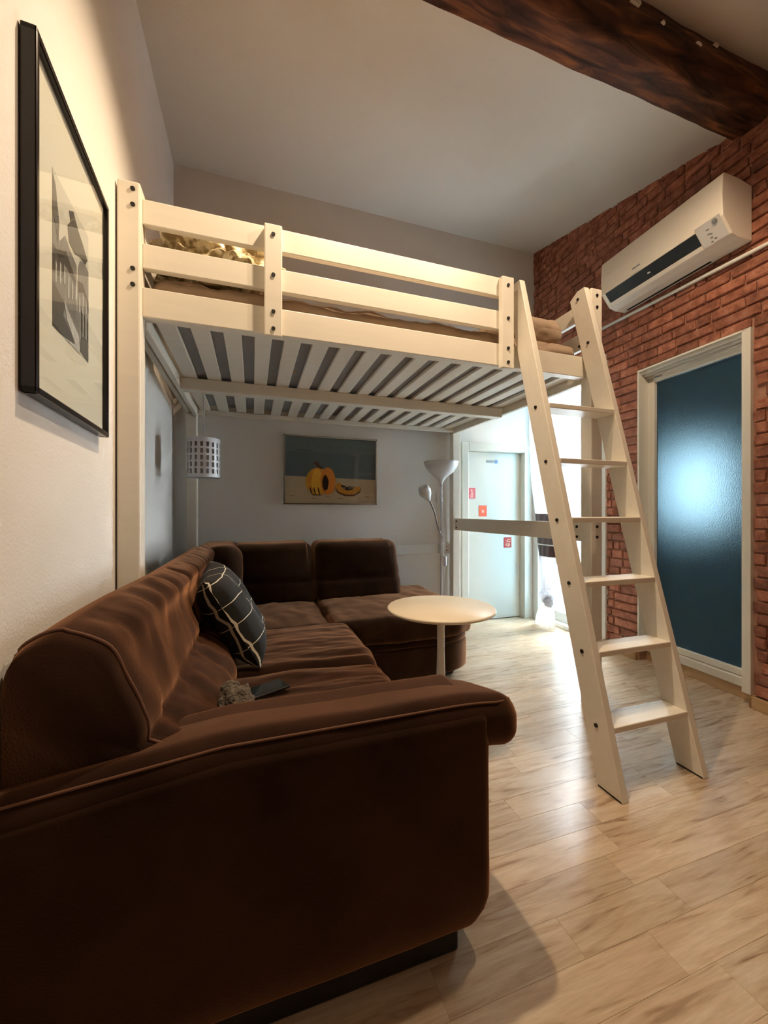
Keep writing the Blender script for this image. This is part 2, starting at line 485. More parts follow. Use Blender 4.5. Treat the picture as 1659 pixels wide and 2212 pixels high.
def struct(o, label=None, cat=None):
    o['kind'] = 'structure'
    if label: o['label'] = label
    if cat: o['category'] = cat
    return o

def copy_tree(o, parent=None):
    c = o.copy(); C.objects.link(c); c.parent = parent
    for ch in o.children: copy_tree(ch, c)
    return c

# ================================================================== SETTING
YB = 3.09                    # back wall plane
LW_O, LW_A = (-0.445, 1.55), 0.055       # left wall: a point on it, its yaw
RW_O, RW_A = (2.43, 1.30), 0.060         # right wall

def lw_x(y): return LW_O[0] - math.tan(LW_A) * (y - LW_O[1])
def rw_x(y): return RW_O[0] + math.tan(RW_A) * (y - RW_O[1])
def ceil_z(y): return 3.01 + 0.26 * (y - 1.39)

Y_REAR = -2.4
# floor slab + planks
fl = boxes('floor', [(-1.0, 3.0, Y_REAR - .1, YB + .35, -0.05, -0.004)], M['joint'])
struct(fl, 'light oak laminate floor of staggered planks running across the room', 'floor')
PW = 0.095
planks = {}
def plank_mesh(L_):
    L_ = round(L_, 2)
    if L_ not in planks:
        bm = bmesh.new(); add_box(bm, 0, L_ - .0003, 0, PW - .0003, -0.0035, 0.0)
        top = [e for e in bm.edges if all(v.co.z > -1e-6 for v in e.verts)]
        bmesh.ops.bevel(bm, geom=top, offset=0.0004, segments=1, affect='EDGES')
        bmesh.ops.recalc_face_normals(bm, faces=bm.faces)
        me = bpy.data.meshes.new('plank'); bm.to_mesh(me); bm.free(); me.materials.append(M['floor'])
        planks[L_] = me
    return planks[L_]
rnd = random.Random(3)
y = -0.45; row = 0; rest = []
while y < YB + 0.05:
    x = -0.75 - rnd.uniform(0, .6)
    while x < 2.62:
        L_ = rnd.choice([0.34, 0.46, 0.58, 0.70, 0.82])
        x1 = x + L_
        if x1 > -0.6:
            put('plank', plank_mesh(L_), (x, y, 0), fl)
        x = x1
    y += PW; row += 1
bmp = bmesh.new(); y = Y_REAR
while y + PW < -0.45 + .001 + PW:
    x = -1.0 - rnd.uniform(0, .5)
    while x < 2.6:
        L_ = rnd.choice([0.62, 0.78, 0.94]); add_box(bmp, x, x + L_ - .0012, y, min(y + PW, -0.45) - .0012, -0.0035, 0); x += L_
    y += PW
o = from_bm('plank', bmp, M['floor'], fl); o['kind'] = 'stuff'

# back wall with the low door opening
DX0, DX1, DZ1 = 1.80, 2.445, 1.585
wb = boxes('wall_back', [(-0.8, DX0, YB, YB + .2, 0, 3.7), (DX1, 2.9, YB, YB + .2, 0, 3.7), (DX0, DX1, YB, YB + .2, DZ1, 3.7), (DX0 - .1, DX1 + .1, YB + .2, YB + .26, -.01, 1.8)], M['plaster'])  # last box: unseen slab added to stop sky light leaking under the door
struct(wb, 'plain pale grey plaster wall at the back behind the loft bed', 'wall')
# left wall (local +X into the room)
wl = box('wall_left', (-0.2, 0, -4.2, 1.75, 0, 3.7), M['plaster']); wl.location = (LW_O[0], LW_O[1], 0); wl.rotation_euler.z = LW_A
struct(wl, 'cream plaster wall beside the sofa with the framed print', 'wall')
wr_ = box('wall_rear', (-0.9, 3.0, Y_REAR - .2, Y_REAR, 0, 3.4), M['bounce_cut']); struct(wr_, 'unseen wall on the camera side, made dark to cut bounce light on the sofa', 'wall')  # out of view; darkened only to weaken bounce light

# ceilings
cz = 0.06
bm = bmesh.new()
P = [(1.30, ceil_z(1.30)), (YB + .25, ceil_z(YB + .25)), (YB + .25, ceil_z(YB + .25) + .3), (1.30, ceil_z(1.30) + .5)]
ce = prism('ceiling', P, 'X', -1.0, 3.0, M['ceil'])
struct(ce, 'sloping pale grey plaster ceiling rising towards the back wall', 'ceiling')
ce2 = box('ceiling_flat', (-1.0, 3.0, Y_REAR - .2, 1.31, 3.14, 3.5), M['ceil'])
struct(ce2, 'flat plaster ceiling on the near side of the timber beam', 'ceiling')

# timber beam
prof = [(1.405, 3.005), (1.37, 2.978), (1.32, 2.958), (1.26, 2.955), (1.215, 2.985), (1.195, 3.04), (1.205, 3.10), (1.235, 3.17), (1.30, 3.25), (1.40, 3.25)]
pc = catmull([(p[0], p[1], 0) for p in prof], 3, True)
V = []; Fc = []; NX = 90; n = len(pc)
for i in range(NX + 1):
    x = -0.62 + (3.18) * i / NX
    for p in pc:
        d = 0.005 * noise.noise(Vector((x * 2.2, p.x * 9, p.y * 9))) + 0.004 * noise.noise(Vector((x * 9, p.x * 20, p.y * 20)))
        cy, czz = 1.31, 3.09
        v = Vector((p.x - cy, p.y - czz)); L_ = v.length; v = v * (1 + d / L_)
        V.append((x, cy + v.x, czz + v.y))
for i in range(NX):
    for k in range(n):
        Fc.append((i * n + k, i * n + (k + 1) % n, (i + 1) * n + (k + 1) % n, (i + 1) * n + k))
Fc.append(tuple(range(n))); Fc.append(tuple(NX * n + k for k in range(n))[::-1])
beam = mesh_obj('trim_1', V, Fc, M['beam'], None, True)
struct(beam, 'rough dark brown timber ceiling beam running across the room', 'beam')
rnd = random.Random(5)
for (x, dy, dz, L_) in ((1.45, 1.193, 3.072, .05), (1.48, 1.194, 3.085, .03), (1.83, 1.192, 3.045, .035), (1.95, 1.196, 3.09, .03), (1.62, 1.19, 3.05, .02)):
    vs = [(x, dy - .004, dz), (x + L_, dy - .004, dz - .004), (x + L_ * .9, dy - .004, dz + .006), (x + L_ * .4, dy - .004, dz + .009)]
    vs += [(a, b + .008, c) for a, b, c in vs]
    mesh_obj('plaster_chip', vs, [(0, 1, 2, 3), (7, 6, 5, 4), (0, 4, 5, 1), (1, 5, 6, 2), (2, 6, 7, 3), (3, 7, 4, 0)], M['plaster'], beam)

# ---- right wall (local: +Y along the wall to the back, -X into the room)
DS0, DS1, DT = 0.012, 0.668, 1.95          # blue door recess
WS0, WS1, WT = 1.005, 1.715, 2.12          # glass door opening
REC = 0.075
ZT = 3.6
wr = boxes('wall_right', [
    (0.006, .22, -3.8, DS0, 0, ZT), (0.006, .22, DS0, DS1, DT, ZT), (0.006, .22, DS1, WS0, 0, ZT),
    (0.006, .22, WS0, WS1, WT, ZT), (0.006, .22, WS1, 1.95, 0, ZT), (REC, .22, DS0, DS1, 0, .085)], M['mortar'])
wr.location = (RW_O[0], RW_O[1], 0); wr.rotation_euler.z = -RW_A
struct(wr, 'red brick wall with recessed joints along the right side', 'wall')

def brick_variant(L_, H_, seed):
    r = random.Random(seed); bm = bmesh.new()
    vs = add_box(bm, -0.009, 0.008, 0, L_, 0, H_)
    fr = [e for e in bm.edges if any(v.co.x < 0 for v in e.verts)]
    bmesh.ops.bevel(bm, geom=fr, offset=0.0055, segments=1, affect='EDGES')
    for v in bm.verts:
        v.co.y += r.uniform(-.0028, .0028); v.co.z += r.uniform(-.0024, .0024)
        if v.co.x < -.002: v.co.x += r.uniform(-.002, .002)
    bmesh.ops.recalc_face_normals(bm, faces=bm.faces)
    me = bpy.data.meshes.new('brick'); bm.to_mesh(me); bm.free(); me.materials.append(M['brick'])
    return me
BH = 0.0535; PITCH = 0.0605
variants = {L_: [brick_variant(L_ / 1000 - .009, BH, L_ * 10 + k) for k in range(4)] for L_ in (60, 80, 100, 120, 145, 170, 195, 220)}
rnd = random.Random(11)
slots = []; tops = []
ca, sa = math.cos(RW_A), math.sin(RW_A)
def r_world(s, z, x=0.0):
    return (RW_O[0] + x * ca + s * sa, RW_O[1] - x * sa + s * ca, z)
rowi = 0; z = 0.066
while z < 3.5:
    spans = [(-1.2, 1.80)]
    def cut(spans, a, b):
        out = []
        for s0, s1 in spans:
            if b <= s0 or a >= s1: out.append((s0, s1)); continue
            if a > s0: out.append((s0, a))
            if b < s1: out.append((b, s1))
        return out
    if z < DT: spans = cut(spans, DS0 - .002, DS1 + .002)
    if z < WT: spans = cut(spans, WS0 - .002, WS1 + .002)
    for s0, s1 in spans:
        s = s0
        while s1 - s > 0.035:
            c = [L_ for L_ in variants if L_ / 1000 <= s1 - s + .004]
            if not c: break
            L_ = rnd.choice([L_ for L_ in c if L_ >= 120] or c) if rnd.random() < .8 else rnd.choice(c)
            left = (s1 - s) - L_ / 1000
            if 0 < left < 0.055 and left > .004:
                c2 = [q for q in c if abs((s1 - s) - q / 1000) < .012 or (s1 - s) - q / 1000 > .06]
                if c2: L_ = rnd.choice(c2)
            wx, wy, _ = r_world(s, z)
            if z + BH < (ceil_z(wy + L_ / 1000) + .07 if wy > 1.36 else 3.22):
                slots.append((s, z, L_))
            s += L_ / 1000
    z += PITCH; rowi += 1
def brick_key(b):
    s, z, L_ = b
    x, y, _ = r_world(s + L_ / 2000, z)
    f = x * math.sin(YAW) + y * math.cos(YAW); r = x * math.cos(YAW) - y * math.sin(YAW)
    if f < .3: return 99
    u = 829.5 + F_PX * r / f; v = 1106 - F_PX * (z - 1) / f
    if u > 1690 or v < -30 or v > 2240: return 50 + f
    if 0.0 < s < 0.76 and 2.42 < z < 2.66: return 40      # behind the air conditioner
    return f
for (o0, o1, ot) in ((DS0, DS1, DT), (WS0, WS1, WT)):
    k = math.floor((ot - .066) / PITCH); zb = .066 + k * PITCH
    if zb + BH > ot + .012:
        s = o0
        while s < o1 - .05:
            L_ = rnd.choice([120, 145, 170, 195]); L_ = min((q for q in variants if q / 1000 >= min(L_ / 1000, o1 - s) - .006), key=lambda q: abs(q / 1000 - min(L_ / 1000, o1 - s)))
            tops.append((s, ot + .002, L_, (zb + BH - ot) / BH)); s += L_ / 1000
slots.sort(key=brick_key)
for s, z, L_, k in tops:
    o = put('brick', rnd.choice(variants[L_]), (0, s + .0045, z), wr); o.scale.z = k
for s, z, L_ in slots[:290]:
    put('brick', rnd.choice(variants[L_]), (0, s + .0045, z + .002), wr)
bm = bmesh.new()
for s, z, L_ in slots[290:]:
    n0 = len(bm.verts); me = rnd.choice(variants[L_]); bm.from_mesh(me)
    bm.verts.ensure_lookup_table()
    bmesh.ops.translate(bm, verts=bm.verts[n0:], vec=(0, s + .0045, z + .002))
me = bpy.data.meshes.new('brick'); bm.to_mesh(me); bm.free(); me.materials.append(M['brick'])
o = put('brick', me, (0, 0, 0), wr); o['kind'] = 'stuff'

# baseboards of the right wall
bb = Thing('baseboard_right', 'low oak baseboard stepping round the blue door recess', 'baseboard', (RW_O[0], RW_O[1], 0), -RW_A, kind='structure')
for b in ((-0.024, -0.010, -3.6, DS0, 0, .062), (-0.024, -0.010, DS1, WS0 - .06, 0, .062), (REC - .016, REC, DS0, DS1, 0, .062),
          (-0.024, REC, DS0 - .014, DS0, 0, .062), (-0.024, REC, DS1, DS1 + .014, 0, .062)):
    box('board', b, M['base'], bb.o, .003)
bb2 = Thing('baseboard_left', 'pale baseboard at the foot of the left wall', 'baseboard', (LW_O[0], LW_O[1], 0), LW_A, kind='structure')
box('board', (0, .012, -4.0, 1.52, 0, .06), M['frame'], bb2.o, .003)

# ---- door_2: blue frosted glass door in its white frame
d2 = Thing('door_2', 'blue frosted glass door in a white frame set into the brick wall', 'door', (RW_O[0], RW_O[1], 0), -RW_A, kind='structure')
FR = M['frame']
# lining of the recess
box('frame', (-0.014, REC + .06, DS1 - .012, DS1 + .001, .062, DT), FR, d2.o, .002)
box('frame', (-0.014, REC + .06, DS0 - .001, DS0 + .040, .062, DT), FR, d2.o, .002)
box('frame', (-0.014, REC + .06, DS0, DS1, DT - .012, DT), FR, d2.o, .002)
for k in range(3):
    box('track', (0.005 + k * .024, 0.021 + k * .024, DS0 + .01, DS1 - .012, DT - .030 - .012 * k, DT - .010), FR, d2.o, .002)
box('stile', (REC - .01, REC + .035, DS1 - .055, DS1 - .010, .12, DT - .02), FR, d2.o, .004)
box('stile', (REC - .01, REC + .035, DS0 + .008, DS0 + .048, .12, DT - .02), FR, d2.o, .004)
box('rail', (REC - .01, REC + .035, DS0 + .01, DS1 - .01, DT - .085, DT - .05), FR, d2.o, .004)
box('rail', (REC - .01, REC + .035, DS0 + .01, DS1 - .01, .115, .150), FR, d2.o, .004)
box('sill', (REC - .03, REC + .06, DS0 + .002, DS1 - .002, .064, .112), FR, d2.o, .004)
box('hinge', (REC - .016, REC - .009, DS1 - .11, DS1 - .06, DT - .062, DT - .05), M['metal'], d2.o)
gp = mesh_obj('pane', [(REC + .014, DS0 + .03, .13), (REC + .014, DS1 - .03, .13), (REC + .014, DS1 - .03, DT - .06), (REC + .014, DS0 + .03, DT - .06)],
              [(3, 2, 1, 0)], M['frosted'], d2.o)
gp['label'] = 'blue frosted glass'

# bathroom shell behind the blue door, daylight from its own window
BX0, BX1, BY0, BY1 = 0.21, 1.25, -.55, 1.12
QS0, QS1, QZ0, QZ1 = .77, 1.11, .88, 1.54
bath = boxes('wall_bathroom', [
    (BX0, BX1 + .08, BY0 - .08, BY0, 0, 2.5), (BX0, BX1 + .08, BY1, BY1 + .08, 0, 2.5), (BX0, BX1 + .08, BY0, BY1, -0.02, 0.0), (BX0, BX1 + .08, BY0, BY1, 2.42, 2.5),
    (BX1, BX1 + .08, BY0, QS0, 0, 2.5), (BX1, BX1 + .08, QS1, BY1, 0, 2.5), (BX1, BX1 + .08, QS0, QS1, 0, QZ0), (BX1, BX1 + .08, QS0, QS1, QZ1, 2.5),
    (BX0, .23, DS1, BY1, 0, 2.5), (BX0, .23, BY0, DS0, 0, 2.5)], M['tile'])
bath.location = (RW_O[0], RW_O[1], 0); bath.rotation_euler.z = -RW_A
struct(bath, 'tiled bathroom walls dimly seen through the blue frosted glass', 'wall')
w2 = Thing('window_2', 'small bright bathroom window glowing through the blue frosted door', 'window', (RW_O[0], RW_O[1], 0), -RW_A, kind='structure')
for b in ((BX1 + .02, BX1 + .06, QS0, QS0 + .03, QZ0, QZ1), (BX1 + .02, BX1 + .06, QS1 - .03, QS1, QZ0, QZ1), (BX1 + .02, BX1 + .06, QS0 + .03, QS1 - .03, QZ0, QZ0 + .03), (BX1 + .02, BX1 + .06, QS0 + .03, QS1 - .03, QZ1 - .03, QZ1)):
    box('window_frame', b, FR, w2.o)
mesh_obj('pane', [(BX1 + .04, QS0 + .03, QZ0 + .03), (BX1 + .04, QS1 - .03, QZ0 + .03), (BX1 + .04, QS1 - .03, QZ1 - .03), (BX1 + .04, QS0 + .03, QZ1 - .03)], [(0, 1, 2, 3)], M['glass'], w2.o)

# ---- window_1: glazed balcony door
w1 = Thing('window_1', 'white framed glass balcony door beside the white door', 'window', (RW_O[0], RW_O[1], 0), -RW_A, kind='structure')
for b in ((-0.02, .22, WS0 - .075, WS0 + .004, 0, WT + .045), (-0.02, .22, WS1 - .004, 1.785, 0, WT + .045), (-0.02, .22, WS0, WS1, WT, WT + .045)):
    box('jamb', b, M['white'], w1.o, .003)
box('sill', (-0.005, .22, WS0, WS1, 0.0, .035), M['white'], w1.o, .003)
for b in ((.06, .11, WS0, WS0 + .06, .035, WT), (.06, .11, WS1 - .06, WS1, .035, WT)):
    box('stile', b, M['white'], w1.o, .004)
for b in ((.06, .11, WS0 + .06, WS1 - .06, .035, .115), (.06, .11, WS0 + .06, WS1 - .06, WT - .07, WT)):
    box('rail', b, M['white'], w1.o, .004)
mesh_obj('pane', [(.085, WS0 + .06, .115), (.085, WS1 - .06, .115), (.085, WS1 - .06, WT - .07), (.085, WS0 + .06, WT - .07)], [(0, 1, 2, 3)], M['glass'], w1.o)
# balcony outside
bal = box('balcony_floor', (2.72, 3.75, 2.56, 4.2, -.12, -.03), M['balcony']); struct(bal, 'pale balcony slab outside the glass door', 'balcony')
rl = Thing('balcony_railing', 'thin dark metal railing outside the glass balcony door', 'railing', (3.6, 3.38, -.03))
box('top_rail', (-.015, .015, -.8, .95, .95, .98), M['metal'], rl.o)
for k in range(15): box('bar', (-.006, .006, -.78 + k * .12, -.768 + k * .12, 0, .95), M['metal'], rl.o)
fa = Thing('exterior_facade', 'grey shuttered house front seen through the balcony door glass', 'building', (4.35, 4.3, -.2))
box('wall', (0.03, .3, -.75, .35, 0, 3.0), M['plaster'], fa.o)
bm = bmesh.new(); add_box(bm, 0, .03, -.75, .35, 0, .112); me = bpy.data.meshes.new('shutter_slat'); bmesh.ops.recalc_face_normals(bm, faces=bm.faces); bm.to_mesh(me); bm.free(); me.materials.append(M['facade'])
for k in range(24): put('shutter_slat', me, (0, 0, .02 + k * .12), fa.o)

# ---- door_1: low white door in the back wall
d1 = Thing('door_1', 'low white door with red stickers in the back wall', 'door', ((DX0 + DX1) / 2, YB, 0), kind='structure')
hx = (DX1 - DX0) / 2
for b in ((-hx - .045, -hx + .025, -.014, .12, 0, DZ1 + .04), (hx - .025, hx + .045, -.014, .12, 0, DZ1 + .04), (-hx + .025, hx - .025, -.014, .12, DZ1 - .03, DZ1 + .04)):
    box('architrave', b, M['doorwhite'], d1.o, .005)
box('leaf', (-hx + .026, hx - .026, .055, .095, .008, DZ1 - .032), M['doorwhite'], d1.o, .003)
kh = put('keyhole', cyl_mesh('keyhole', .011, .01), (-hx + .05, .052, .775), d1.o, M['black'])

# ================================================================== LOFT BED
BED = (0.63, 2.32, 0.0)
bed = Thing('loft_bed', 'white stained pine loft bed with slatted base above the brown sofa', 'loft bed', BED)
def bp_(name, b, parent=None, bevel=.003, m=None):
    bb_ = (b[0] - BED[0], b[1] - BED[0], b[2] - BED[1], b[3] - BED[1], b[4], b[5])
    return box(name, bb_, m or M['bed'], parent or bed.o, bevel)
boltY = cyl_mesh('bolt', .0075, .006, 12, 'Y'); boltY.materials.append(M['hole'])
boltX = cyl_mesh('bolt', .0075, .006, 12, 'X'); boltX.materials.append(M['hole'])
def bolt(parent, x, y, z, ax='Y', root=BED):
    return put('bolt', boltY if ax == 'Y' else boltX, (x - root[0], y - root[1], z - root[2]), parent)
YF, YK = 1.555, 3.075
PXL, PXR = (-.440, -.370), (1.628, 1.700)
post_fl = bp_('post', (*PXL, YF, YF + .07, 0, 2.14), bevel=.006)
post_fr = bp_('post', (*PXR, YF, YF + .07, 0, 2.14), bevel=.006)
post_bl = bp_('post', (*PXL, YK - .07, YK, 0, 2.14), bevel=.006)
post_br = bp_('post', (*PXR, YK - .07, YK, 0, 2.14), bevel=.006)
for zz in (2.112, 2.058, 1.838, 1.783): bolt(post_fl, -.392, YF - .001, zz)
for zz in (2.105, 2.045, .925, .872): bolt(post_fr, 1.664, YF - .001, zz)
RY0, RY1 = YF + .030, YF + .056
XR1 = 1.16
bp_('guard_rail', (-.370, XR1, RY0, RY1, 2.018, 2.107))
bp_('guard_rail', (-.370, XR1, RY0, RY1, 1.862, 1.950))
bp_('side_rail', (-.370, 1.628, RY0, RY1, 1.690, 1.795))
for x0, x1 in ((.041, .107), (1.098, 1.164)):
    p = bp_('short_post', (x0, x1, YF, YF + .030, 1.672, 2.10), bevel=.004)
    for zz in (2.06, 1.905, 1.765, 1.70): bolt(p, (x0 + x1) / 2, YF - .001, zz)
# end rails, left and right
for (x0, x1) in ((-.438, -.412), (1.652, 1.678)):
    for z0, z1 in ((2.018, 2.107), (1.862, 1.950), (1.690, 1.795)):
        r_ = bp_('end_rail', (x0, x1, YF + .07, YK - .07, z0, z1))
        if x0 > 0 and z0 > 1.8:
            bolt(r_, x0 - .001, YF + .10, z0 + .02, 'X'); bolt(r_, x0 - .001, YF + .10, z1 - .02, 'X')
# back rails
bk = bp_('side_rail', (-.370, 1.628, YK - .056, YK - .030, 1.690, 1.795))
for x in (-.33, .12, .95, 1.58): bolt(bk, x, YK - .057, 1.712)
bp_('guard_rail', (-.370, 1.628, YK - .056, YK - .030, 1.90, 1.985))
# under-frame
bp_('cleat', (-.370, 1.628, RY1, RY1 + .025, 1.692, 1.712))
bp_('cleat', (-.370, 1.628, YK - .082, YK - .056, 1.680, 1.712))
bp_('cleat', (-.392, -.365, YF + .07, YK - .07, 1.668, 1.725))
bp_('cleat', (1.625, 1.652, YF + .07, YK - .07, 1.668, 1.725))
bp_('middle_beam', (-.365, 1.625, 2.300, 2.365, 1.650, 1.712))
# low stretcher at the ladder end
st = bp_('stretcher', (1.645, 1.670, YF + .07, YK - .07, .845, .945))
for yy in (YF + .11,):
    for zz in (.868, .922): bolt(st, 1.644, yy, zz, 'X')
for zz in (.868, .922): bolt(st, 1.644, YK - .10, zz, 'X')
# slats
bm = bmesh.new(); add_box(bm, -.034, .034, RY1 - BED[1] + .002, YK - .058 - BED[1], 0, .018)
bmesh.ops.bevel(bm, geom=list(bm.edges), offset=.002, segments=1, affect='EDGES'); bmesh.ops.recalc_face_normals(bm, faces=bm.faces)
slat_me = bpy.data.meshes.new('slat'); bm.to_mesh(slat_me); bm.free(); slat_me.materials.append(M['bed'])
for k in range(17):
    put('slat', slat_me, (-.315 + k * .1185 - BED[0], 0, 1.7125), bed.o)

# mattress and bedding
mt = Thing('mattress', 'taupe sheeted mattress lying on the loft bed slats', 'mattress', (0.63, 2.32, 1.731))
cushion('fitted_sheet', (-.985, .985, -.69, .66, .012, .145), .05, M['sheet'], mt.o, (0, 0, .004), .014, 10, (1, 2, 3), 60, lambda p, u: (p.x, max(p.y, -.695), p.z if u.z < .5 or u.y < -.8 else min(p.z, .158)))
box('underside', (-.96, .96, -.66, .63, 0.0, .03), M['mattress_ticking'], mt.o, .01)
co = cushion('satin_comforter', (-.24, .20, -.14, .16, 0, .235), .08, M['satin'], None, (.01, .01, .01), .06, 11, (1, 1.6, 1.4), 60, lambda p, u: (p.x, p.y, max(p.z, 0.0)))
co.location = (-.11, 1.81, 1.890)
tag(co, 'crumpled shiny cream satin comforter bundled at the left end of the loft bed', 'comforter')
cu = cushion('bed_pillow', (-.19, .19, -.13, .20, 0, .13), .06, M['sheet'], None, (.01, .01, .02), .012, 7, (1, 2, 2), 30, lambda p, u: (p.x, p.y, max(p.z, 0.0)))
cu.location = (1.38, 1.80, 1.890)
tag(cu, 'plump taupe pillow on the loft bed near the ladder', 'pillow')

# ================================================================== LADDER
LD = (1.42, 1.10, 0.0)
lad = Thing('bed_ladder', 'white wooden ladder with six flat rungs leaning on the loft bed', 'ladder', LD)
SL = 0.260
def lad_y(z): return 1.064 + SL * z
HW = .052
for x0, x1, zt in ((1.196, 1.226, 2.10), (1.597, 1.627, 2.145)):
    poly = [(lad_y(0) - HW - LD[1] + .0, 0), (lad_y(0) + HW - LD[1], 0), (lad_y(zt - .03) + HW - LD[1], zt - .03), (lad_y(zt - .03) + HW - .05 - LD[1], zt), (lad_y(zt) - HW - LD[1], zt)]
    s_ = prism('stringer', poly, 'X', x0 - LD[0], x1 - LD[0], M['bed'], lad.o, .003)
    for k in range(6):
        zz = .217 + .25 * k
        bolt(s_, x0 - .001, lad_y(zz), zz, 'X', LD)
    if x0 > 1.5:
        bolt(s_, x0 - .001, lad_y(2.10) + .0, 2.10, 'X', LD); bolt(s_, x0 - .001, lad_y(1.85), 1.85, 'X', LD)
    prism('rubber_foot', [(lad_y(0) - HW - LD[1] + .004, -.0), (lad_y(0) + HW - LD[1] - .004, -.0), (lad_y(0) + HW - LD[1] - .004, .006), (lad_y(0) - HW - LD[1] + .004, .006)], 'X', x0 - LD[0] - .001, x1 - LD[0] + .001, M['foot'], s_)
for k in range(6):
    zz = .217 + .25 * k
    box('rung', (1.226 - LD[0], 1.597 - LD[0], lad_y(zz) - .052 - LD[1], lad_y(zz) + .050 - LD[1], zz - .011, zz + .011), M['bed'], lad.o, .003)

# ================================================================== SOFA
SO = (0.3, 1.9, 0.0)
sofa = Thing('corner_sofa', 'large dark brown microfibre corner sofa under the loft bed', 'sofa', SO)
SM = M['sofa']
def sc_(name, b, r, bulge=(0, 0, 0), wr=0.004, wscale=5, wstretch=(1, 1, 1), seg=20, fn=None, parent=None, m=None):
    return cushion(name, b, r, m or SM, parent or sofa.o, bulge, wr, wscale, wstretch, seg, fn, SO)
# near arm
box('plinth', (-.35 - SO[0], .445 - SO[0], .795 - SO[1], 1.0 - SO[1], 0, .06), M['foot'], sofa.o, .006)
def panel_fn(p, u):
    p.z -= .046 * max(0.0, u.z) * max(0.0, min(1.0, (-.05 - p.x) / .35))
    k = max(0.0, (.14 - p.z) / .09); k = min(1, k)
    if u.x > 0: p.x -= .05 * k * k * max(0, u.x)
    if u.y < 0: p.y += .02 * k * k
    return p
sc_('arm_panel', (-.396, .515, .763, 1.0, .05, .553), .028, (.004, .004, 0), .002, 4, seg=26, fn=panel_fn)
def pad_fn(p, u):
    p.x = max(p.x, -.400)
    t = max(0.0, min(1.0, (-.05 - p.x) / .35))
    p.z -= .038 * t
    e = max(0.0, (p.x - .42) / .19)
    p.z -= .020 * e * e
    if u.z > 0: p.z -= .050 * u.z * max(0.0, min(1.0, (p.y - .80) / .20))
    return p
pad = sc_('arm_pad', (-.455, .607, .766, 1.025, .455, .579), .052, (0, .0, .006), .003, 4, seg=34, fn=pad_fn)
pts = []
for i in range(40):
    x = -.398 + (.585 + .398) * i / 39
    t = max(0.0, min(1.0, (-.05 - x) / .35)); e = max(0.0, (x - .42) / .19)
    pts.append((x, .780 + .03 * max(0, (x - .53) / .06) ** 2, .5665 - .038 * t - .020 * e * e + .0))
pts += [(.592, .806, .540)]
tube('piping', pts, .0026, M['piping'], pad, 8, SO)
# long seat base and front skirt
sc_('base', (-.355, .44, 1.0, 2.95, .05, .275), .02, (.004, 0, 0), .002)
for b in ((-.12, .468, 1.005, 1.478), (-.12, .475, 1.482, 2.035)):
    sc_('seat_cushion', (*b, .262, .420), .045, (.012, 0, .016), .011, 4.0, (.8, 3.2, 1), 56)
# L seats
sc_('seat_cushion', (-.12, .400, 2.04, 2.95, .250, .405), .04, (0, .004, .014), .009, 5, (2.6, 1, 1), 34)
def round_end(p, u):
    if u.x > .35:
        k = (u.x - .35) / .65
        p.y += .10 * k ** 3 * (1 if u.y < 0 else -.6) * abs(u.y)
    return p
sc_('seat_cushion', (.405, 1.285, 2.035, 2.965, .268, .412), .045, (.004, .012, .014), .008, 5, (2.6, 1, 1), 40, round_end)
sc_('band', (.405, 1.262, 2.062, 2.94, .222, .272), .022, (0, .004, 0), .002, 5, seg=30, fn=round_end)
sc_('base', (.405, 1.265, 2.060, 2.94, .052, .228), .022, (.003, .006, 0), .003, 5, seg=30, fn=round_end)
for (x, y) in ((1.16, 2.20), (1.16, 2.85), (.40, 1.95)):
    lathe('foot', [(.028, 0.0), (.034, .012), (.034, .055)], M['foot'], sofa.o, 18, (x, y), SO)
# long backrest along the left wall
def back_profile(y):
    xb = -.398 + .036 * max(0, min(1, (y - .82) / .65))
    t = max(0.0, min(1.0, (1.15 - y) / .33))
    top = .805 - .018 * t * t
    P = [(xb, .30), (xb, .62), (xb + .004, top - .05), (xb + .035, top - .010), (xb + .085, top), (xb + .150, top - .035),
         (-.215 , top - .105), (-.168, .575), (-.128, .530), (-.088, .495), (-.066, .45), (-.07, .40), (-.10, .36), (-.12, .30)]
    return P
Y0, Y1, NY = .822, 2.52, 120
V = []; Fc = []; rows = []
for i in range(NY + 1):
    y = Y0 + (Y1 - Y0) * i / NY
    pc = catmull([(p[0], p[1], 0) for p in back_profile(y)], 6)
    n = len(pc); cxy = Vector((back_profile(y)[0][0], .45, 0))
    e = min(1.0, (i / NY) / .035); e2 = min(1.0, (1 - i / NY) / .05)
    sh = 0.95 + .05 * math.sqrt(max(0, 1 - (1 - e) ** 2)); sh *= 0.80 + .20 * math.sqrt(max(0, 1 - (1 - e2) ** 2))
    for k, p in enumerate(pc):
        q = cxy + (p - cxy) * sh
        f = k / n
        face_w = 1.0 if f > .30 else 0.0                    # room side only
        d = 0.0
        for yc, a, wd in ((1.36, .010, .018), (1.56, .016, .020), (2.06, .014, .022)):
            d -= a * math.exp(-((y - yc + .10 * (q.y - .7)) / wd) ** 2)
        d += .015 * noise.fractal(Vector((q.x * 5, y * 11, q.y * 4)), 1, 2, 3) + .004 * math.sin(y * 70 + 5 * noise.noise(Vector((y * 4, q.y * 6, 1)))) * max(0, noise.noise(Vector((y * 3, q.y * 5, 7))) + .25)
        if q.y < .56: d += .007 * math.sin(y * 46 + q.y * 20 + 2 * noise.noise(Vector((y * 6, q.y * 8, 0))))
        d -= .018 * math.exp(-((q.y - .575) / .016) ** 2) * (0.4 + .6 * abs(math.sin(y * 5.3)))
        dirv = (q - Vector((-.35, .5, 0))); dirv = dirv.normalized()
        q = q + dirv * d * face_w
        V.append((q.x, y, q.y))
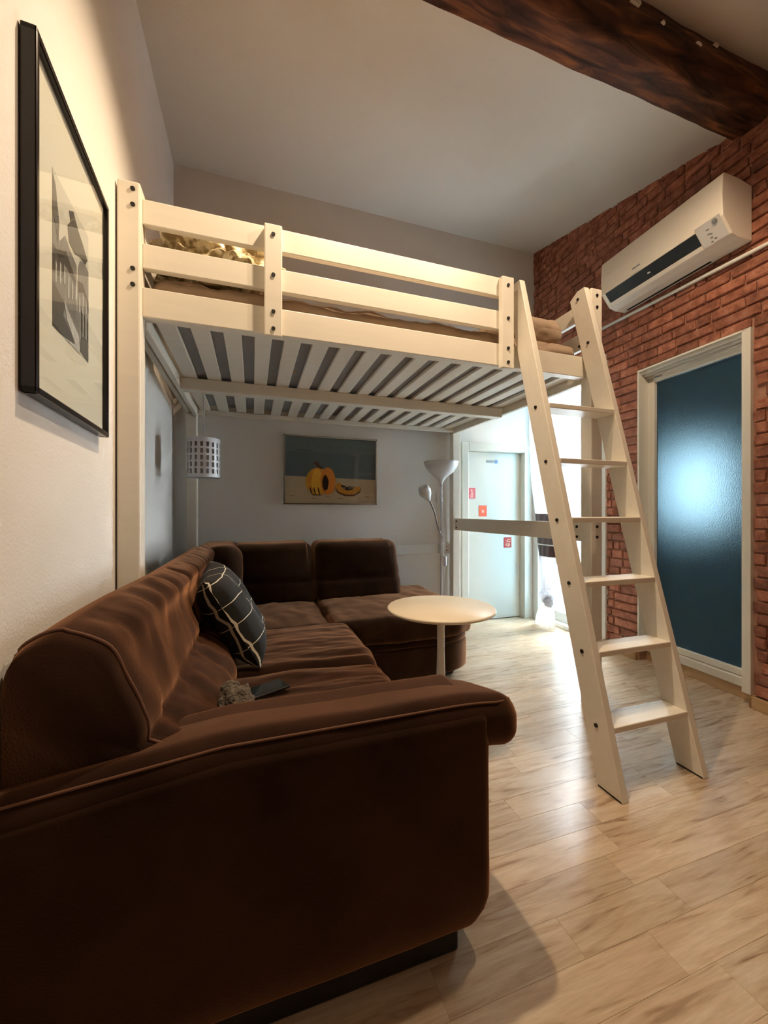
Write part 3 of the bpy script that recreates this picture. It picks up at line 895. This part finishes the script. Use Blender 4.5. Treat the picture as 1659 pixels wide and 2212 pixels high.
for i in range(NY):
    for k in range(n - 1):
        Fc.append((i * n + k, (i + 1) * n + k, (i + 1) * n + k + 1, i * n + k + 1))
    Fc.append((i * n + n - 1, (i + 1) * n + n - 1, (i + 1) * n, i * n))
Fc.append(tuple(range(n))); Fc.append(tuple(NY * n + k for k in range(n))[::-1])
bk_ = mesh_obj('backrest', V, Fc, SM, sofa.o, True, SO)
pts = [V[2 * n + k] for k in range(int(n * .14), int(n * .66))]
tube('piping', [Vector(p) + Vector((.0, -.002, .002)) for p in pts], .0032, M['piping'], bk_, 8, SO)
# corner piece and the two back cushions
def corner_fn(p, u):
    if u.x < 0 and u.y < 0: p.z -= .05 * u.x * u.y
    return p
sc_('corner_back', (-.358, -.06, 2.50, 3.02, .30, .795), .09, (0, .0, .0), .006, 4, seg=22, fn=corner_fn)
def lean_fn(p, u):
    p.y += .10 * (p.z - .40) / .40
    g = math.exp(-((p.z - .545) / .018) ** 2)
    if u.y < -.3: p.y += .016 * g
    if u.x > .8: p.x -= .02 * max(0, (p.z - .5)) / .3
    return p
sc_('back_cushion', (-.13, .404, 2.60, 2.90, .385, .790), .055, (0, .02, 0), .005, 5, seg=26, fn=lean_fn)
sc_('back_cushion', (.408, 1.015, 2.60, 2.90, .385, .795), .055, (0, .02, 0), .005, 5, seg=26, fn=lean_fn)
# seam lines on the seat
# ---- scatter cushion
def pillow(name, a, b, hth, m, loc, rot, wr=.006):
    NU = 30; V = []; Fc = []; UV = []
    def th(u, v): return hth * max(0, (1 - u ** 4)) ** .5 * max(0, (1 - v ** 4)) ** .5
    for side in (1, -1):
        for i in range(NU + 1):
            for j in range(NU + 1):
                u = -1 + 2 * i / NU; v = -1 + 2 * j / NU
                pin = 1 - .07 * (1 - u * u) * v * v - 0.0
                pin2 = 1 - .07 * (1 - v * v) * u * u
                t = th(u, v) * side
                t += side * wr * noise.fractal(Vector((u * 2.5, v * 2.5, side * 3.0)), 1, 2, 3) * (1 - u ** 4) * (1 - v ** 4) * 1.5
                V.append((u * a * pin2, v * b * pin, t)); UV.append(((u + 1) / 2 + (0.3 if side < 0 else 0), (v + 1) / 2))
    o0 = (NU + 1) ** 2
    for s in range(2):
        for i in range(NU):
            for j in range(NU):
                q = (s * o0 + i * (NU + 1) + j, s * o0 + (i + 1) * (NU + 1) + j, s * o0 + (i + 1) * (NU + 1) + j + 1, s * o0 + i * (NU + 1) + j + 1)
                Fc.append(q if s == 0 else q[::-1])
    o = mesh_obj(name, V, Fc, m, None, True)
    uvl = o.data.uv_layers.new(name='UVMap')
    for lp in o.data.loops: uvl.data[lp.index].uv = UV[lp.vertex_index]
    o.location = loc; o.rotation_euler = rot
    return o
pl = pillow('scatter_cushion', .185, .19, .075, M['gridcloth'], (0, 0, 0), (0, 0, 0))
zx = Vector((-.16, -.03, .285)).normalized()          # up along the near edge
yx = Vector((-.02, 1.0, .03)).normalized()            # along the wall
nx = yx.cross(zx).normalized(); yx = zx.cross(nx).normalized()
R = Matrix((yx, zx, nx)).transposed().to_4x4()
pl.matrix_world = Matrix.Translation(Vector((-.075, 1.665, .612))) @ R
tag(pl, 'black scatter cushion with thin white grid lines propped on the brown sofa', 'cushion')

# ---- phone
ph = Thing('phone', 'black smartphone lying on the brown sofa seat', 'phone', (.03, 1.265, .447), math.radians(-64))
box('body', (-.036, .036, -.075, .075, 0, .008), M['foot'], ph.o, .003)
box('screen', (-.033, .033, -.072, .072, .0078, .0088), mat('phone_glass', srgb(24, 30, 32), .06, coat=.6), ph.o, .0004)
# ---- plush bundle
def blob(name, pts, m, parent, wr=.012, origin=(0, 0, 0)):
    bm = bmesh.new()
    for (x, y, z, rx, ry, rz) in pts:
        n0 = len(bm.verts)
        bmesh.ops.create_icosphere(bm, subdivisions=5, radius=1.0)
        bm.verts.ensure_lookup_table()
        for v in bm.verts[n0:]:
            d = v.co.copy()
            f = 1 + .22 * noise.noise(d * 2.2 + Vector((x * 50, y * 50, z * 50))) + .07 * noise.noise(d * 9 + Vector((x * 30, 0, 0))) + .06 * noise.noise(d * 26)
            v.co = Vector((x + d.x * rx * f, y + d.y * ry * f, z + d.z * rz * f))
    return from_bm(name, bm, m, parent, True, origin)
pt = Thing('plush_toy', 'small mottled grey fuzzy plush toy lying behind the sofa arm', 'toy', (-.078, 1.125, .430))
blob('body', [(.035, -.005, .055, .048, .042, .050)], M['plush'], pt.o)
blob('head', [(.02, .02, .090, .024, .022, .020)], M['plush'], pt.o)
blob('tail', [(-.062, -.018, .046, .058, .030, .026)], M['plush'], pt.o)

# ================================================================== TABLE
tb = Thing('side_table', 'round cream pedestal side table in front of the sofa', 'table', (.80, 1.59, 0))
lathe('top', [(0, .553), (.19, .553), (.228, .558), (.240, .565), (.241, .570), (.236, .576), (.0, .576)], M['table'], tb.o, 64)
lathe('pedestal', [(.028, .554), (.019, .535), (.0165, .47), (.0165, .38), (.020, .26), (.027, .18), (.038, .10), (.062, .045), (.11, .020), (.155, .010), (.16, .0)], M['white'], tb.o, 40)

# ================================================================== FLOOR LAMP
fl_ = Thing('floor_lamp', 'white uplighter floor lamp with a reading arm behind the sofa end', 'floor lamp', (1.455, 2.885, 0))
lathe('base', [(.0, .03), (.04, .028), (.12, .018), (.128, .008), (.128, 0)], M['lampwhite'], fl_.o, 36)
tube('pole', [(0, 0, .02), (0, 0, .6), (0, 0, 1.25)], .0095, M['lampwhite'], fl_.o, 12)
lathe('lamp_bowl', [(.011, 1.215), (.014, 1.24), (.03, 1.268), (.056, 1.292), (.058, 1.2925), (.100, 1.325), (.128, 1.365), (.142, 1.408), (.139, 1.408), (.124, 1.368), (.096, 1.332), (.055, 1.302), (.0, 1.292)], M['lampwhite'], fl_.o, 44)
arm = catmull([(0.0, -.0, .815), (-.035, -.02, .87), (-.058, -.03, .93), (-.072, -.03, .99), (-.105, -.035, 1.06), (-.130, -.04, 1.10)], 6)
tube('reading_arm', arm, .0062, M['metal'], fl_.o, 8)
tube('clamp', [(0, 0, .80), (0, 0, .83)], .014, M['lampwhite'], fl_.o, 12)
pr = [(.0, 0), (.014, .0), (.022, .02), (.042, .055), (.050, .085), (.044, .115), (.036, .128), (.033, .126), (.0, .10)]
sh = lathe('reading_shade', pr, M['lampwhite'], fl_.o, 30)
sh.location = (-.126, -.04, 1.092); sh.rotation_euler = (math.radians(14), math.radians(-34), 0)
tube('cord', catmull([(.008, -.006, 1.10), (.014, -.008, .9), (.018, -.008, .80), (.016, -.008, .66), (.024, -.01, .58), (.016, -.008, .45), (.012, 0, .03)], 5), .0028, M['lampwhite'], fl_.o, 6)
cs = cushion('cord_switch', (.014, .040, -.025, -.003, .56, .645), .010, M['lampwhite'], fl_.o, seg=8)

# ================================================================== PENDANT LAMP
pn = Thing('pendant_lamp', 'white perforated cylinder pendant hanging under the loft bed slats', 'lamp', (-.268, 2.46, 1.195))
tube('cord', [(0, 0, .515), (.002, 0, .36), (0, 0, .225)], .0028, M['lampwhite'], pn.o, 8)
# shade: a thin drum with window-shaped cut-outs in five rows
V = []; Fc = []; RO = .088; HS = .222; ncol = 18; nr = 5
def ring_pt(a, z, r=RO): return (r * math.cos(a), r * math.sin(a), z)
bm = bmesh.new()
angs = []; hole_a = []
for c in range(ncol):
    a0 = 2 * PI * c / ncol; da = 2 * PI / ncol
    angs += [a0, a0 + da * .28]; hole_a += [False, True]
    angs += [a0 + da * .55, ]; hole_a += [True]
    angs += [a0 + da * .72, ]; hole_a += [False]
zs = [0, .020]; hz = [False]
z = .020
for r_ in range(nr):
    zs += [z + .026]; hz.append(True); z += .026
    if r_ < nr - 1: zs += [z + .0115]; hz.append(False); z += .0115
zs += [HS]; hz.append(False)
grid = [[bm.verts.new(ring_pt(a, zz)) for a in angs] for zz in zs]
na = len(angs)
for i in range(len(zs) - 1):
    for k in range(na):
        # hole between angle k and k+1
        c = k % 4
        if hz[i] and c in (1, 2): continue
        bm.faces.new((grid[i][k], grid[i][(k + 1) % na], grid[i + 1][(k + 1) % na], grid[i + 1][k]))
shade = from_bm('lamp_shade', bm, M['lampwhite'], pn.o)
md = shade.modifiers.new('thickness', 'SOLIDIFY'); md.thickness = .004
lathe('inner_liner', [(.078, .006), (.078, .21)], mat('liner', srgb(190, 188, 186), .7), pn.o, 36)
lathe('cap', [(.0, .222), (.088, .222), (.088, .216), (.0, .216)], M['lampwhite'], pn.o, 36)
lathe('bulb', [(.0, .02), (.02, .028), (.028, .05), (.02, .085), (.012, .11), (.012, .15)], mat('off_bulb', srgb(235, 232, 225), .3), pn.o, 20)

# ================================================================== PICTURES
def poly_flat(name, pts, y, m, parent, th=.0012):
    """flat painted patch on the X-Z plane facing -Y"""
    n = len(pts)
    V = [(p[0], y, p[1]) for p in pts] + [(p[0], y + th, p[1]) for p in pts]
    Fc = [tuple(range(n))] + [tuple(range(2 * n - 1, n - 1, -1))] + [(i, i + n, (i + 1) % n + n, (i + 1) % n) for i in range(n)]
    bm = bmesh.new(); vs = [bm.verts.new(v) for v in V]
    for f in Fc: bm.faces.new([vs[i] for i in f])
    return from_bm(name, bm, m, parent)
def ell(cx, cz, rx, rz, n=28, rot=0, wob=0.0, sd=0):
    out = []
    for k in range(n):
        a = 2 * PI * k / n; f = 1 + wob * noise.noise(Vector((math.cos(a) * 2, math.sin(a) * 2, sd)))
        x, z = rx * math.cos(a) * f, rz * math.sin(a) * f
        out.append((cx + x * math.cos(rot) - z * math.sin(rot), cz + x * math.sin(rot) + z * math.cos(rot)))
    return out
PX0, PX1, PZ0, PZ1 = .220, .963, 1.058, 1.592
pp = Thing('pumpkin_painting', 'silver framed painting of an orange pumpkin above the sofa', 'picture', ((PX0 + PX1) / 2, YB, PZ0))
PW_, PH_ = (PX1 - PX0) / 2, PZ1 - PZ0
for b in ((-PW_, -PW_ + .012, -.03, -.002, 0, PH_), (PW_ - .012, PW_, -.03, -.002, 0, PH_), (-PW_, PW_, -.03, -.002, 0, .012), (-PW_, PW_, -.03, -.002, PH_ - .012, PH_)):
    box('frame', b, M['silver'], pp.o, .002)
cv = box('canvas', (-PW_ + .01, PW_ - .01, -.014, -.004, .01, PH_ - .01), mat('sand_paint', srgb(196, 168, 136), .7, var=.05, vscale=9), pp.o)
def pc_(zx_, zy_):   # coordinates in the enlarged view -> panel coordinates
    return (-PW_ + .012 + (zx_ - 855) / 635 * (2 * PW_ - .024), .012 + (885 - zy_) / 455 * (PH_ - .024))
def pl_(pts): return [pc_(*p) for p in pts]
poly_flat('background', pl_([(855, 430), (1490, 430), (1490, 714), (855, 700)]), -.0152, mat('grey_paint', srgb(98, 106, 106), .7, var=.06, vscale=6), cv)
OR = mat('orange_paint', srgb(206, 132, 24), .6, var=.15, vscale=25); YE = mat('ochre_paint', srgb(226, 160, 34), .6); DK = flat('dark_paint', 52, 34, 30); BR = flat('brown_paint', 92, 52, 26); OD = flat('deep_orange_paint', 214, 118, 20)
sx = 635 / (2 * PW_ - .024); sz = 455 / (PH_ - .024)
def pe(cx, cy, rx, ry, **k):
    c = pc_(cx, cy); return ell(c[0], c[1], rx / sx, ry / sz, **k)
poly_flat('pumpkin', pe(1078, 735, 86, 96, wob=.08), -.0162, OR, cv)
poly_flat('pumpkin', pe(1072, 738, 40, 90, wob=.05), -.0168, YE, cv)
poly_flat('cut_face', pe(1146, 730, 52, 96, wob=.06), -.0172, OD, cv)
poly_flat('cavity', pe(1128, 742, 22, 54, wob=.2), -.0180, DK, cv)
for cx_ in (1028, 1052, 1082): poly_flat('rib', pe(cx_, 800, 5, 26, rot=.25), -.0178, BR, cv)
poly_flat('shadow', pl_([(1020, 805), (1045, 824), (1098, 826), (1100, 832), (1040, 832)]), -.0178, BR, cv)
poly_flat('stem', pl_([(1040, 598), (1062, 600), (1075, 596), (1088, 622), (1112, 632), (1096, 650), (1074, 636)]), -.0178, BR, cv)
cr = [(1198, 770), (1210, 745), (1232, 738), (1250, 768), (1290, 784), (1330, 772), (1352, 764), (1384, 770), (1372, 806), (1330, 830), (1270, 832), (1220, 812)]
poly_flat('slice', pl_(cr), -.0165, OR, cv)
poly_flat('slice_rind', pl_([(1198, 772), (1222, 806), (1272, 824), (1332, 822), (1370, 800), (1384, 772), (1376, 808), (1332, 834), (1268, 836), (1212, 812)]), -.0175, BR, cv)
poly_flat('seeds', pl_([(1234, 752), (1262, 760), (1336, 768), (1322, 786), (1286, 794), (1250, 782)]), -.0175, DK, cv)
rn = random.Random(2)
for k in range(7):
    c = (1250 + k * 12, 772 + rn.uniform(-6, 6)); poly_flat('seed', pe(c[0], c[1], 5, 4, n=8), -.0182, flat('seed_paint', 200, 170, 120), cv)
for (a, b_) in ((900, 835), (1045, 852), (1145, 842), (1235, 852), (1430, 838)): poly_flat('brush_mark', pe(a, b_, 20, 3, n=10), -.0160, flat('mark_paint', 160, 128, 100), cv)
poly_flat('brush_mark', pe(985, 522, 60, 5, n=10, rot=-.08), -.0160, flat('mark_dark', 70, 76, 78), cv)
mesh_obj('pane', [(-PW_ + .012, -.0215, .012), (PW_ - .012, -.0215, .012), (PW_ - .012, -.0215, PH_ - .012), (-PW_ + .012, -.0215, PH_ - .012)], [(0, 1, 2, 3)], M['glass'], pp.o)

# street print on the left wall (local: X into the room, Y along the wall)
la = LW_A
def lloc(Y): return (Y - LW_O[1]) / math.cos(la)
y0, y1 = lloc(.895), lloc(1.372)
fp = Thing('framed_print', 'black framed black and white street print hanging on the left wall', 'picture', (LW_O[0] - math.sin(la) * (y0 + y1) / 2, LW_O[1] + math.cos(la) * (y0 + y1) / 2, 1.222), la)
hw = (y1 - y0) / 2; HP = .684
for b in ((.002, .028, -hw, -hw + .014, 0, HP), (.002, .028, hw - .014, hw, 0, HP), (.002, .028, -hw, hw, 0, .014), (.002, .028, -hw, hw, HP - .014, HP)):
    box('frame', b, M['blackframe'], fp.o, .003)
mb = box('mat_board', (.004, .014, -hw + .01, hw - .01, .01, HP - .01), mat('mat_board', srgb(232, 224, 206), .85), fp.o)
q0, q1, r0, r1 = lloc(1.005) - (y0 + y1) / 2, lloc(1.232) - (y0 + y1) / 2, .172, .505
def pp2(name, pts, d, m):
    pts = [(q0 + (q1 - q0) * a, r0 + (r1 - r0) * b_) for a, b_ in pts]
    n = len(pts); V = [(.0142 + d, p[0], p[1]) for p in pts] + [(.0142 + d - .0004, p[0], p[1]) for p in pts]
    bm = bmesh.new(); vs = [bm.verts.new(v) for v in V]
    for f in [tuple(range(n)), tuple(range(2 * n - 1, n - 1, -1))] + [(i, i + n, (i + 1) % n + n, (i + 1) % n) for i in range(n)]: bm.faces.new([vs[i] for i in f])
    return from_bm(name, bm, m, mb)
G = lambda v: mat('print_grey_%d' % v, srgb(v, v - 2, v - 6), .7, var=.25, vscale=60, stretch=(1, 1.5, .6))
pp2('print', [(0, 0), (1, 0), (1, 1), (0, 1)], .0004, mat('print_paper', srgb(206, 200, 186), .8))
pp2('house', [(0, .06), (.62, .06), (.62, .62), (.42, .66), (.30, .70), (.16, .60), (.10, .72), (0, .80)], .0007, G(120))
pp2('house', [(.62, .10), (1, .02), (1, .72), (.86, .74), (.72, .70), (.66, .62)], .0008, G(128))
pp2('tree', [(.40, .70), (.36, .80), (.44, .86), (.40, .92), (.52, .97), (.66, .90), (.80, .86), (.96, .80), (.90, .74), (.70, .72), (.55, .68)], .0011, G(78))
pp2('roof', [(.10, .52), (.32, .60), (.60, .50), (.60, .46), (.34, .50), (.14, .46)], .0011, G(52))
pp2('roof', [(.64, .52), (.80, .56), (1, .48), (1, .40), (.84, .50), (.66, .44)], .0011, G(60))
pp2('dark_house', [(0, .34), (.22, .38), (.30, .46), (.16, .52), (0, .52)], .0010, G(66))
pp2('bank', [(0, 0.0), (.20, .0), (.56, .02), (.50, .06), (.24, .14), (.30, .22), (.14, .26), (0, .28)], .0012, G(72))
pp2('canal', [(.30, .0), (.70, .0), (.68, .12), (.34, .22), (.26, .26), (.34, .14), (.58, .03)], .0014, G(190))
pp2('tower', [(0, .72), (.12, .58), (.15, .70), (.06, .92), (0, .96)], .0013, G(92))
for k in range(9):
    a = .05 + .105 * k; pp2('wall_light', [(a, .30 + .03 * (k % 3)), (a + .03, .30 + .03 * (k % 3)), (a + .035, .42 + .04 * (k % 2)), (a + .01, .44 + .03 * (k % 3))], .0015, G(196))
for k in range(6):
    a = .70 + .05 * k; pp2('post', [(a, .05), (a + .012, .05), (a + .012, .34), (a, .34)], .0016, G(70 if k % 2 else 205))
pp2('flowers', [(.72, .02), (.98, .0), (.98, .14), (.86, .18), (.74, .12)], .0017, G(88))
mesh_obj('pane', [(.0215, -hw + .014, .014), (.0215, hw - .014, .014), (.0215, hw - .014, HP - .014), (.0215, -hw + .014, HP - .014)], [(0, 1, 2, 3)], M['glass'], fp.o)

# ================================================================== AIR CONDITIONER
ac = Thing('air_conditioner', 'white wall mounted air conditioner high on the brick wall', 'air conditioner', (RW_O[0], RW_O[1], 0), -RW_A)
A0, A1 = .005, .765
prof = [(-.012, 2.385), (-.012, 2.665), (-.10, 2.686), (-.205, 2.694), (-.213, 2.685), (-.219, 2.58), (-.214, 2.480), (-.150, 2.400), (-.10, 2.386)]
prism('body', prof, 'Y', A0, A1, M['ac'], ac.o, .004)
def ac_quad(name, s0, s1, t0, t1, off, m, th=.004):
    """strip on the inclined lower front; t runs from the upper edge down"""
    a = Vector((-.214, 2.480)); b_ = Vector((-.150, 2.400)); d = b_ - a; nn = Vector((-d.y, d.x)).normalized()
    if nn.x > 0: nn = -nn
    p0 = a + d * t0 + nn * off; p1 = a + d * t1 + nn * off; p2 = p1 - nn * th; p3 = p0 - nn * th
    return prism(name, [tuple(p0), tuple(p1), tuple(p2), tuple(p3)], 'Y', s0, s1, m, ac.o)
ac_quad('air_slot', A0 + .135, A1 - .03, .04, .74, .0012, M['black'])
ac_quad('flap', A0 + .14, A1 - .045, .74, .96, .004, M['ac'], .006)
ac_quad('display_panel', A0 + .012, A0 + .132, -.15, .95, .0022, M['acgrey'])
cm = cyl_mesh('vane', .004, .014, 10, 'Y'); put('vane', cm, (-.196, A0 + .42, 2.440), ac.o, M['acgrey'])
sn = put('sensor', cyl_mesh('sensor', .012, .004, 18, 'X'), (-.2165, A0 + .038, 2.474), ac.o, M['metal']); sn.rotation_euler.y = math.radians(-38.5)
for (s, t, l) in ((.075, .18, .014), (.078, .40, .012), (.070, .45, .010), (.074, .62, .012), (.060, .75, .012), (.080, .82, .010)):
    ac_quad('mark', A0 + s, A0 + s + l, t, t + .06, .0032, M['metal'], .0012)
ac_quad('badge', A0 + .44, A0 + .49, -.34, -.26, .016, M['metal'], .006)
# bottom grille lines
box('grille', (-.045, -.03, A0 + .18, A1 - .04, 2.3835, 2.387), M['black'], ac.o)
# condensate pipe
pi0, pi1 = (1.02, 2.366), (-.9, 2.286)
pp_ = tube('drain_pipe', [r_world(pi0[0], pi0[1], -.022), r_world(pi1[0], pi1[1], -.022)], .0105, M['pipe'], None, 14)
tag(pp_, 'thin white plastic pipe running along the brick wall under the air conditioner', 'pipe')

# ================================================================== CURTAIN
CU = (2.395, 2.70, 0.0)
cur = Thing('curtain', 'knotted white and brown voile curtain hanging at the balcony door', 'curtain', CU)
def curtain_band(name, stations, m, npl=11, amp=.010, seg=66, arc=2 * PI):
    V = []; Fc = []
    st = [Vector(s) for s in stations]
    zz = catmull([(s[0], s[1], s[2]) for s in stations], 5)   # (z, ycentre, halfwidth)
    nn = len(zz)
    for i, s in enumerate(zz):
        for k in range(seg):
            a = 2 * PI * k / seg
            hw_ = s[2]; th = min(.05, .030 + hw_ * .07)
            rip = 1 + amp / max(.03, hw_ * .5) * math.sin(npl * a + 1.5 * math.sin(s[0] * 7)) * .55
            V.append((th * math.sin(a) * rip, s[1] + hw_ * math.cos(a) * (1 + .04 * math.sin(npl * 2 * a)), s[0]))
    for i in range(nn - 1):
        for k in range(seg):
            Fc.append((i * seg + k, i * seg + (k + 1) % seg, (i + 1) * seg + (k + 1) % seg, (i + 1) * seg + k))
    return mesh_obj(name, V, Fc, m, cur.o, True)
curtain_band('sheer_panel', [(2.10, -.035, .315), (1.7, -.03, .30), (1.3, -.005, .25), (.985, .015, .175)], M['sheer'])
curtain_band('brown_band', [(.985, .015, .175), (.86, .025, .150), (.725, .035, .125)], M['browncloth'])
curtain_band('white_stripe', [(.725, .035, .127), (.715, .035, .126)], M['sheer2'])
curtain_band('brown_band', [(.715, .035, .124), (.67, .038, .112), (.62, .04, .10)], M['browncloth'])
curtain_band('grey_band', [(.62, .04, .10), (.50, .045, .075), (.40, .05, .045), (.335, .05, .030)], M['silvercloth'])
blob('knot', [(0, .055, .275, .045, .065, .065), (-.01, .02, .24, .035, .045, .05)], M['silvercloth'], cur.o)
curtain_band('tail', [(.23, .05, .040), (.17, .06, .075), (.09, .075, .105), (.012, .08, .118)], M['sheer2'], 7, .018)
tube('curtain_rod', [(.0, -.40, 2.125), (.0, .34, 2.125)], .009, M['white'], cur.o, 10)

# ================================================================== WALL BITS
ol = Thing('wall_outlet', 'white double socket box on the cable trunking beside the floor lamp', 'outlet', (1.575, YB, .64))
box('housing', (-.048, .045, -.045, 0, 0, .088), M['white'], ol.o, .004)
for zz in (.03, .058): put('socket_hole', cyl_mesh('socket_hole', .006, .004), (.012, -.046, zz), ol.o, M['black'])
tr = box('cable_trunking', (0, .65, -.018, 0, 0, .078), M['white'], None, .003); tr.location = (.872, YB, .645)
tag(tr, 'flat white cable trunking strip on the back wall', 'trunking')
sw = Thing('light_switch', 'pale square light switch on the back wall beside the lamp pole', 'switch', (1.545, YB, 1.085))
box('plate', (-.035, .035, -.010, 0, 0, .075), M['plaster'], sw.o, .003); box('rocker', (-.012, .012, -.014, -.008, .02, .055), M['white'], sw.o, .002)

# stickers on the white door
def sticker(name, label, X, Z, wdt, hgt, col, marks, rim=(240, 200, 190)):
    t = Thing(name, label, 'sticker', (X, YB + .0545, Z), 0)
    box('card', (-wdt / 2, wdt / 2, -.002, 0, -hgt / 2, hgt / 2), flat('sticker_red_%d' % int(X * 1000), *col), t.o, .0008)
    mk = flat('sticker_ink_%d' % int(X * 1000), *rim)
    for pts in marks:
        poly_flat('mark', [(a * wdt / 2, b_ * hgt / 2) for a, b_ in pts], -.0032, mk, t.o)
    return t
def ringm(cx, cy, r0_, r1_, n=14):
    out = []
    for k in range(n): 
        a, b_ = 2 * PI * k / n, 2 * PI * (k + 1) / n
        out.append([(cx + r0_ * math.cos(a), cy + r0_ * math.sin(a)), (cx + r1_ * math.cos(a), cy + r1_ * math.sin(a)), (cx + r1_ * math.cos(b_), cy + r1_ * math.sin(b_)), (cx + r0_ * math.cos(b_), cy + r0_ * math.sin(b_))])
    return out
bar_ = lambda x0, y0_, x1, y1_: [(x0, y0_), (x1, y0_), (x1, y1_), (x0, y1_)]
sticker('door_sticker', 'pinkish red sticker with a pale ring sign, highest on the white door', 1.893, 1.172, .078, .098, (196, 92, 98),
        ringm(0, -.5, .18, .34) + [bar_(-.35, .40, .35, .52), bar_(-.10, .52, .10, .75), [(-.1, .3), (.15, .3), (.05, -.05), (-.12, -.12)], [(.1, .3), (.42, -.15), (.3, -.2), (0, .15)]])
sticker('door_sticker', 'orange red sticker with a small white square sign above the bed stretcher', 2.010, 1.010, .084, .100, (214, 84, 50),
        [bar_(-.28, -.25, -.14, .18), bar_(-.08, -.2, .06, .15), bar_(.12, -.25, .26, .2), bar_(-.28, -.32, .26, -.22)], (250, 210, 190))
sticker('door_sticker', 'dark red sticker with cream characters, lowest on the white door', 2.28, .713, .084, .098, (178, 48, 44),
        ringm(.30, -.45, .14, .28, 10) + [bar_(-.05, .55, .8, .68), bar_(-.05, .15, .75, .27), bar_(-.1, -.1, .02, .7), bar_(.32, .2, .42, -.1), bar_(-.5, .1, -.4, .5), bar_(-.3, -.7, -.18, -.1), bar_(-.55, -.6, -.42, -.2), bar_(-.1, -.8, .2, -.72)], (244, 196, 160))
dl = Thing('door_label', 'small grey and blue name plate at the top of the white door', 'label', (2.105, YB + .0545, 1.468))
box('plate', (-.058, .030, -.002, 0, -.015, .015), flat('plate_grey', 186, 190, 188), dl.o)
for k in range(7): poly_flat('letter', [(-.055 + k * .0115, -.007), (-.047 + k * .0115, -.007), (-.047 + k * .0115, .008 if k % 3 else .012), (-.055 + k * .0115, .008)], -.003, flat('plate_ink_%d' % k, 140, 146, 146), dl.o)
box('badge', (.034, .064, -.002, 0, -.015, .017), flat('plate_blue', 110, 142, 184), dl.o)

# ================================================================== CEILING SPOTS (the room's own lamps, above the frame)
for i, (lx, ly, LAMP_Z) in enumerate(LAMPS):
    t = Thing('ceiling_spotlight', ['white spotlight fixed under the timber beam above the sofa', 'white ceiling spotlight hanging over the foot of the ladder'][i], 'lamp', (lx, ly, LAMP_Z), group='ceiling spotlights')
    tube('stem', [(0, 0, (.088, .28)[i]), (0, 0, .07)], .008, M['white'], t.o)
    lathe('lamp_shade', [(.012, .075), (.03, .07), (.045, .045), (.048, .012), (.046, .012), (.043, .044), (.028, .066), (.0, .068)], M['white'], t.o, 24)
    ld = bpy.data.lights.new('spot_bulb', 'SPOT'); ld.energy = LAMP_WATTS[i]; ld.color = LAMP_COLOR
    ld.spot_size = math.radians(LAMP_CONE[i][0]); ld.spot_blend = LAMP_CONE[i][1]; ld.shadow_soft_size = 0.03
    lo = bpy.data.objects.new('spot_bulb', ld); C.objects.link(lo); lo.parent = t.o; lo.location = (0, 0, .0)
    lo.rotation_euler = (Vector(LAMP_AIM[i]) - Vector((lx, ly, LAMP_Z))).to_track_quat('-Z', 'Y').to_euler()
